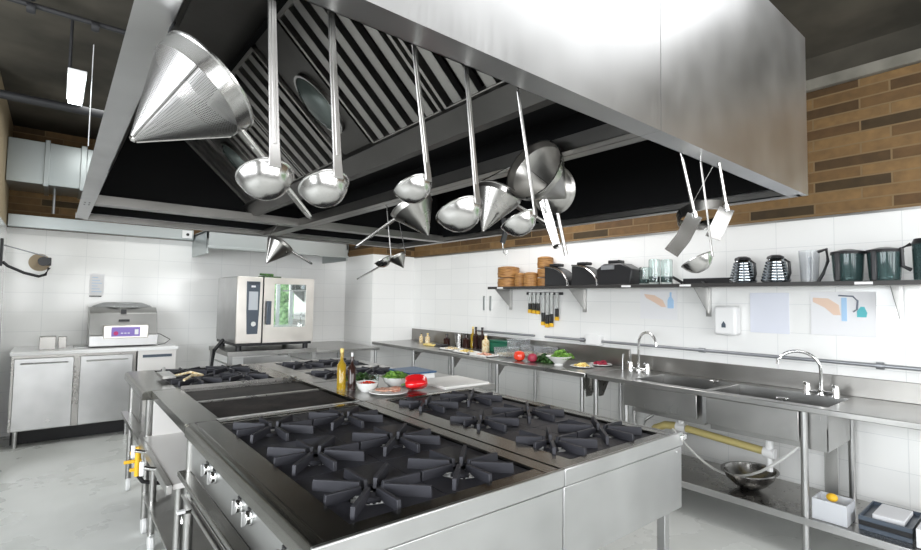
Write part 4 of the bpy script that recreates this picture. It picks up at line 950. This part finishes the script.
for i, (x, y, s, h) in enumerate(((3.82, 3.86, .10, .09), (4.04, 3.90, .09, .17), (4.04, 3.70, .09, .12), (4.04, 3.50, .09, .12))):
    t = thing('clear_container', ['clear plastic box right of the green box', 'taller clear plastic box near the wall, middle of four', 'low clear plastic box in front of the taller one', 'clear plastic box at the right end of the clear boxes'][i], 'container', (x, y, .9), 'clear food boxes on the long table')
    b = B().box(x - s, x + s, y - s, y + s, .9, .905)
    for (a, c, d, e) in ((-s, -s + .003, -s, s), (s - .003, s, -s, s), (-s, s, -s, -s + .003), (-s, s, s - .003, s)): b.box(x + a, x + c, y + d, y + e, .905, .9 + h)
    b.build('box_body', 'clear', t)
    B().box(x - s - .003, x + s + .003, y - s - .003, y + s + .003, .9 + h, .9 + h + .008).build('lid', 'clear', t, bev=.002)
    tag(B().box(x - s * .8, x + s * .8, y - s * .8, y + s * .8, .906, .9 + h * .45).build('stored_food', 'cream', bev=.01), ['pale food inside the clear box right of the green box', 'pale food inside the taller clear box', 'pale food inside the low clear box', 'pale food inside the rightmost clear box'][i], 'food')
def tomato(x, y, r, lab, m='tomato'):
    t = thing('tomato' if m == 'tomato' else 'red_onion', lab, 'vegetable', (x, y, .9))
    B().lathe([(0.001, r * 1.6), (r * .3, r * 1.68), (r * .75, r * 1.5), (r, r * .9), (r * .85, r * .3), (r * .4, .0), (.001, 0)], Matrix.Translation((x, y, .9)), 24).build('flesh', m, t)
    B().cyl((x, y, .9 + r * 1.6), (x, y, .9 + r * 1.95), .003, seg=6).build('stalk', 'green', t)
tomato(3.66, 3.52, .06, 'large red tomato in front of the clear boxes')
tomato(3.70, 3.38, .05, 'dark red onion just right of the large tomato', 'onion')
leaves(3.84, 3.32, .905, .13, 120, 'leafdark', 'leafy_greens', 'dark leafy greens left of the white bowl', 'vegetable', .5, .035, 'stuff')
t = thing('food_bowl', 'white footed bowl of lettuce on the right half of the long table', 'bowl', (3.72, 2.92, .9))
B().lathe([(0, 0), (.045, 0), (.04, .015), (.07, .04), (.125, .085), (.12, .087), (.065, .048), (0, .03)], Matrix.Translation((3.74, 3.08, .9)), 32).build('bowl_body', 'ceramic', t)
leaves(3.77, 3.06, .965, .085, 130, 'leaf', 'lettuce', 'bright green lettuce heaped in the white footed bowl', 'salad', 1.0, .035, 'stuff')
for i, (x, y, m, nm, lb) in enumerate(((3.80, 2.86, 'cheese', 'sliced_cheese', 'yellow slices'), (4.06, 2.84, 'onion', 'sliced_onion', 'red onion slices'))):
    t = thing('plate', ['white plate with yellow slices near the end of the long table', 'white plate with red onion slices near the wall'][i], 'plate', (x, y, .9))
    B().lathe([(0, 0), (.07, 0), (.11, .012), (.11, .016), (.07, .006), (0, .006)], Matrix.Translation((x, y, .902)), 30).build('plate_body', 'ceramic', t)
    leaves(x, y, .914, .06, 40, m, nm, ['yellow slices piled on the nearer white plate', 'red onion slices on the white plate near the wall'][i], 'food', .4, .028, 'stuff')
tag(B().tube([(4.0, 2.56, .90), (4.0, 2.56, 1.0), (4.0, 2.555, 1.04)], .008, seg=8).build('brush_handle', 'satin'), 'slim steel rod standing left of the far faucet', 'rod')

# ------------------------------------------------------------------ utensils hanging from the hood
def frame(o, z, x):
    """matrix with local z along z, local x as near x as possible"""
    z = Vector(z).normalized(); x = Vector(x); x = (x - z * x.dot(z)).normalized(); y = z.cross(x)
    return Matrix(((x.x, y.x, z.x, o[0]), (x.y, y.y, z.y, o[1]), (x.z, y.z, z.z, o[2]), (0, 0, 0, 1)))
def ladle(top, bot, dr, r, lab):
    t = thing('ladle', lab, 'ladle', top, 'ladles hanging from the hood')
    top = Vector(top); bot = Vector(bot); d = Vector(dr).normalized(); up = Vector((0, 0, 1)); th = math.radians(28)
    n = (up * math.cos(th) + d * math.sin(th)).normalized()
    u = (d * math.cos(th) - up * math.sin(th)).normalized()
    c = bot + u * r
    m = frame(c, n, u)
    pr = [(0, -r * .82), (r * .35, -r * .77), (r * .65, -r * .58), (r * .87, -r * .30), (r * .97, -r * .06), (r, 0), (r * 1.03, .001), (r * 1.03, .003), (r * .98, .002), (r * .94, -r * .08), (r * .84, -r * .30), (r * .62, -r * .56), (0, -r * .78)]
    B().lathe(pr, m, 40).build('bowl', 'polish', t)
    s = d.cross(up)
    pts = [top, top.lerp(bot, .5), top.lerp(bot, .9), bot + Vector((0, 0, .004)), bot + u * .004 - n * r * .25]
    h = B().tube(pts, lambda q: .8 + .45 * q, flat=(.017, .004), up=d).tube([p - d * .0024 for p in pts[:3]], lambda q: .4 + .1 * q, flat=(.014, .002), up=d).build('handle', 'hstrap', t, bev=.001)
    hk = [top + Vector((0, 0, -.002)), top + Vector((0, 0, .012)), top + Vector((0, 0, .024)), top + Vector((0, 0, .03)) + d * .008]
    B().tube(hk, .0028, seg=8).build('hook', 'polish', t)
def cone(c, a, h, R, L, hl, m, ribs, lab, hang=None):
    t = thing('cone_strainer', lab, 'strainer', c, 'cone strainers hanging from the hood')
    c = Vector(c); a = Vector(a).normalized(); h = Vector(h).normalized()
    mx = frame(c, a, h); bh = R * (.36 if ribs else .26); e = .0012
    tip = R * .07
    B().lathe([(R * .955, bh), (tip, L)], mx, 48, uv=True).build('cone_sheet', m, t)
    B().lathe([(R * 1.03, 0), (R * 1.03, .004), (R, .006), (R * .965, bh), (R * .95, bh), (R * .985, .004), (R * .985, 0), (R * 1.03, 0)], mx, 48).build('rim_band', 'polish' if ribs else m, t)
    B().lathe([(tip * 1.1, L - .006), (tip * .9, L + .003), (0.0003, L + .006)], mx, 16).build('tip', 'polish' if ribs else m, t)
    if ribs:
        for k in range(3):
            q = 2 * PI * k / 3 + 2.0
            p0 = mx @ Vector((R * .97 * math.cos(q), R * .97 * math.sin(q), bh)); p1 = mx @ Vector((tip * math.cos(q), tip * math.sin(q), L))
            B().tube([p0, p1], .0022, seg=6).build('support_wire', 'polish', t)
    else:
        q = 2.4; B().tube([mx @ Vector((R * .965 * math.cos(q), R * .965 * math.sin(q), bh)), mx @ Vector((tip * math.cos(q), tip * math.sin(q), L))], .0014, seg=6).build('seam', 'polish', t)
    p = c + h * R + a * bh * .4; w = min(.015, max(.010, R * (.13 if ribs else .20)))
    out = -a
    sd = a.cross(h).normalized() * w * .85
    hd = B().tube([p - h * .004, p + h * hl * .5, p + h * hl], 1, flat=(w * 1.7, w * .5), up=a).build('handle', 'darksteel', t, bev=.001)
    for sg in (-1, 1): B().tube([p + sd * sg - a * w * .1, p + sd * sg * 1.1 + h * hl * .5 - a * w * .1, p + sd * sg * .8 + h * hl - a * w * .1], w * .22, seg=8).build('handle_edge', 'polish', hd)
    B().lathe([(0, w * .3), (w * .8, w * .25), (w, 0), (w * .8, -w * .25), (0, -w * .3)], frame(p + h * hl, a, h), 14).build('handle_end', 'polish', hd)
    B().tube([p - h * .002 - a * .004, p + h * .025 - a * .004, p + h * .04], w * .45, seg=8).build('handle_socket', 'polish', t)
    q = c - h * R * 1.02
    hp = Vector(hang) if hang else q - h * .04
    B().tube([q + a * .004, q.lerp(hp, .5) + a * .004, hp], .0026, seg=8).build('hook', 'blacksoft' if ribs else 'polish', t)
def skimmer(c, n, h, R, hl, lab):
    t = thing('skimmer', lab, 'skimmer', c)
    c = Vector(c); h = Vector(h).normalized(); m = frame(c, n, h)
    B().lathe([(0, -R * .75), (R * .4, -R * .68), (R * .75, -R * .42), (R * .96, -R * .08), (R, 0), (R * 1.03, 0), (R * 1.03, -.003), (R * .93, -R * .12), (R * .72, -R * .46), (0, -R * .79)], m, 40).build('bowl', 'darksteel', t)
    B().tube([c + h * R * .98, c + h * (R + hl * .5), c + h * (R + hl)], .0075, seg=10).build('handle', 'darksteel', t)
    B().tube([c - h * R, c - h * (R + .02), c - h * (R + .03) + Vector((0, 0, .0))], .003, seg=8).build('hook', 'polish', t)
    return t
ladle((0.2600, 0.8300, 1.9980), (0.2740, 0.8300, 1.7290), (-0.0283, 1.1250, 0.0000), 0.0467, 'large steel ladle, first from the left under the near hood edge')
ladle((0.3650, 0.8300, 2.0190), (0.3870, 0.8300, 1.7290), (-0.2049, 1.0969, 0.0000), 0.0462, 'large steel ladle, second from the left, just right of the first')
ladle((0.5450, 0.8300, 2.0200), (0.5870, 0.8300, 1.7560), (-0.3617, 0.9651, 0.0000), 0.0414, 'steel ladle hanging third from the left, in front of a dark cone')
ladle((0.6840, 0.8300, 2.0180), (0.7220, 0.8300, 1.7300), (-0.1848, 0.9676, 0.0000), 0.0560, 'wide steel ladle hanging fourth from the left')
ladle((0.8490, 0.8300, 2.0080), (0.9130, 0.8300, 1.7250), (-0.3731, 0.8633, 0.0000), 0.0472, 'steel ladle hanging in front of the open cone strainer')
ladle((1.6670, 0.7700, 1.9800), (1.7500, 0.7720, 1.6800), (-0.1864, 0.7507, 0.0000), 0.0545, 'small steel ladle hanging between the two bent turners')
cone((0.2150, 1.0300, 1.9100), (-0.6665, 0.0256, -0.7450), (0.7306, 0.1868, -0.6568), 0.0990, 0.1800, 0.2200, 'perf', True, 'large perforated conical strainer hanging at the far left of the hood', (.149, 1.03, 2.005))
cone((1.1682, 3.3530, 1.8611), (-0.5735, -0.0626, -0.8168), (0.7557, -0.4253, -0.4980), 0.0912, 0.1622, 0.1400, 'darksteel', False, 'small steel cone strainer hanging above the combi oven', (1.16, 3.40, 2.0))
cone((1.2789, 1.9425, 1.9446), (0.3266, -0.3965, -0.8580), (-0.4839, 0.6854, -0.5442), 0.1036, 0.1647, 0.2300, 'darksteel', False, 'dark cone strainer with its pale handle pointing lower left', (1.295, 2.0, 2.003))
cone((1.4069, 2.2617, 1.7315), (0.3519, -0.3572, -0.8652), (-0.6588, 0.5621, -0.5000), 0.0481, 0.0695, 0.1900, 'darksteel', False, 'tiny far cone strainer behind the small far ladle', (1.42, 2.30, 2.0))
cone((1.1978, 1.2590, 1.8808), (-0.4043, 0.0855, -0.9106), (0.8692, -0.2739, -0.4116), 0.0812, 0.1518, 0.1300, 'darksteel', False, 'dark cone strainer pointing down left of the open cone', (1.295, 1.30, 2.003))
cone((1.1913, 1.0928, 1.9326), (0.9428, 0.0899, -0.3209), (0.22, -0.18, -0.95), 0.1046, 0.1961, 0.1500, 'darksteel', False, 'wide open cone strainer showing its inside, middle of the hood', (1.295, 1.22, 2.003))
skimmer((1.3833, 1.1705, 1.9056), (0.9829, 0.1877, 0.1828), (0.1957, -0.0953, -0.9760), 0.0872, 0.1550, 'round deep skimmer with a long handle down, behind the open cone')
ladle((1.3292, 2.2452, 1.9620), (1.3560, 2.2389, 1.7267), (-0.7000, 0.5000, 0.0000), 0.0472, 'small far ladle below the middle beam of the hood')
def turner(pts, side, lab):
    t = thing('turner', lab, 'turner', pts[0], 'bent turners hanging at the right of the hood')
    P = [Vector(p) for p in pts]; v = Vector((P[1].x, P[1].y, 0)).normalized()
    top = P[0] + (P[0] - P[1]).normalized() * .02
    B().tube([top, P[0], P[1]], .0055, seg=10).build('handle', 'polish', t)
    B().tube([P[1] + (P[0] - P[1]).normalized() * .012, P[1] - (P[0] - P[1]).normalized() * .008], .009, seg=10).build('ferrule', 'chrome', t)
    B().tube([P[1], P[1].lerp(P[2], .5) + v * .004, P[2], P[3]], 1, flat=(.050, .0025), up=v).build('blade', 'polish', t)
    B().tube([top, top + Vector((0, 0, .012)), top + Vector((0, 0, .02)) + v * .012], .003, seg=8).build('hook', 'polish', t)
turner([(1.6341, 0.8172, 2.0002), (1.6772, 0.7950, 1.8035), (1.6491, 0.8232, 1.7245), (1.6197, 0.8506, 1.6728)], 1, 'bent steel turner left of the ring sieve')
turner([(1.7793, 0.7545, 1.975), (1.8038, 0.7434, 1.8355), (1.7804, 0.7580, 1.7807), (1.7569, 0.7724, 1.7293)], 1, 'bent steel turner right of the ring sieve')
t = thing('ring_sieve', 'round dark-rimmed ring sieve hanging at the right of the hood', 'sieve', (1.74, .85, 1.82))
rm = Matrix.Translation((1.885, .865, 1.835)) @ Matrix.Rotation(math.radians(-18), 4, Vector((.77, -.63, 0)))
B().lathe([(.090, -.018), (.090, .018), (.088, .020), (.087, .018), (.087, -.018), (.088, -.020), (.090, -.018)], rm, 44).build('ring', 'darksteel', t)
for a in (.9,):
    p = rm @ Vector((.088 * math.cos(a), .088 * math.sin(a), .016))
    B().tube([p, p + Vector((-.004, -.01, .08)), Vector((p.x - .02, .838, 2.03))], .0016, seg=6).build('hanging_wire', 'polish', t)
t = thing('hanging_hook', 'black handle with a small wire hook below the middle cones', 'hook', (1.2, 1.2, 1.75))
B().tube([(1.165, 1.20, 1.78), (1.17, 1.195, 1.735), (1.16, 1.20, 1.695)], 1, flat=(.018, .008), up=(0, 1, 0)).build('grip', 'black', t)
B().tube([(1.16, 1.20, 1.70), (1.165, 1.20, 1.665), (1.175, 1.195, 1.655), (1.18, 1.195, 1.67)], .002, seg=6).build('wire_hook', 'chrome', t)
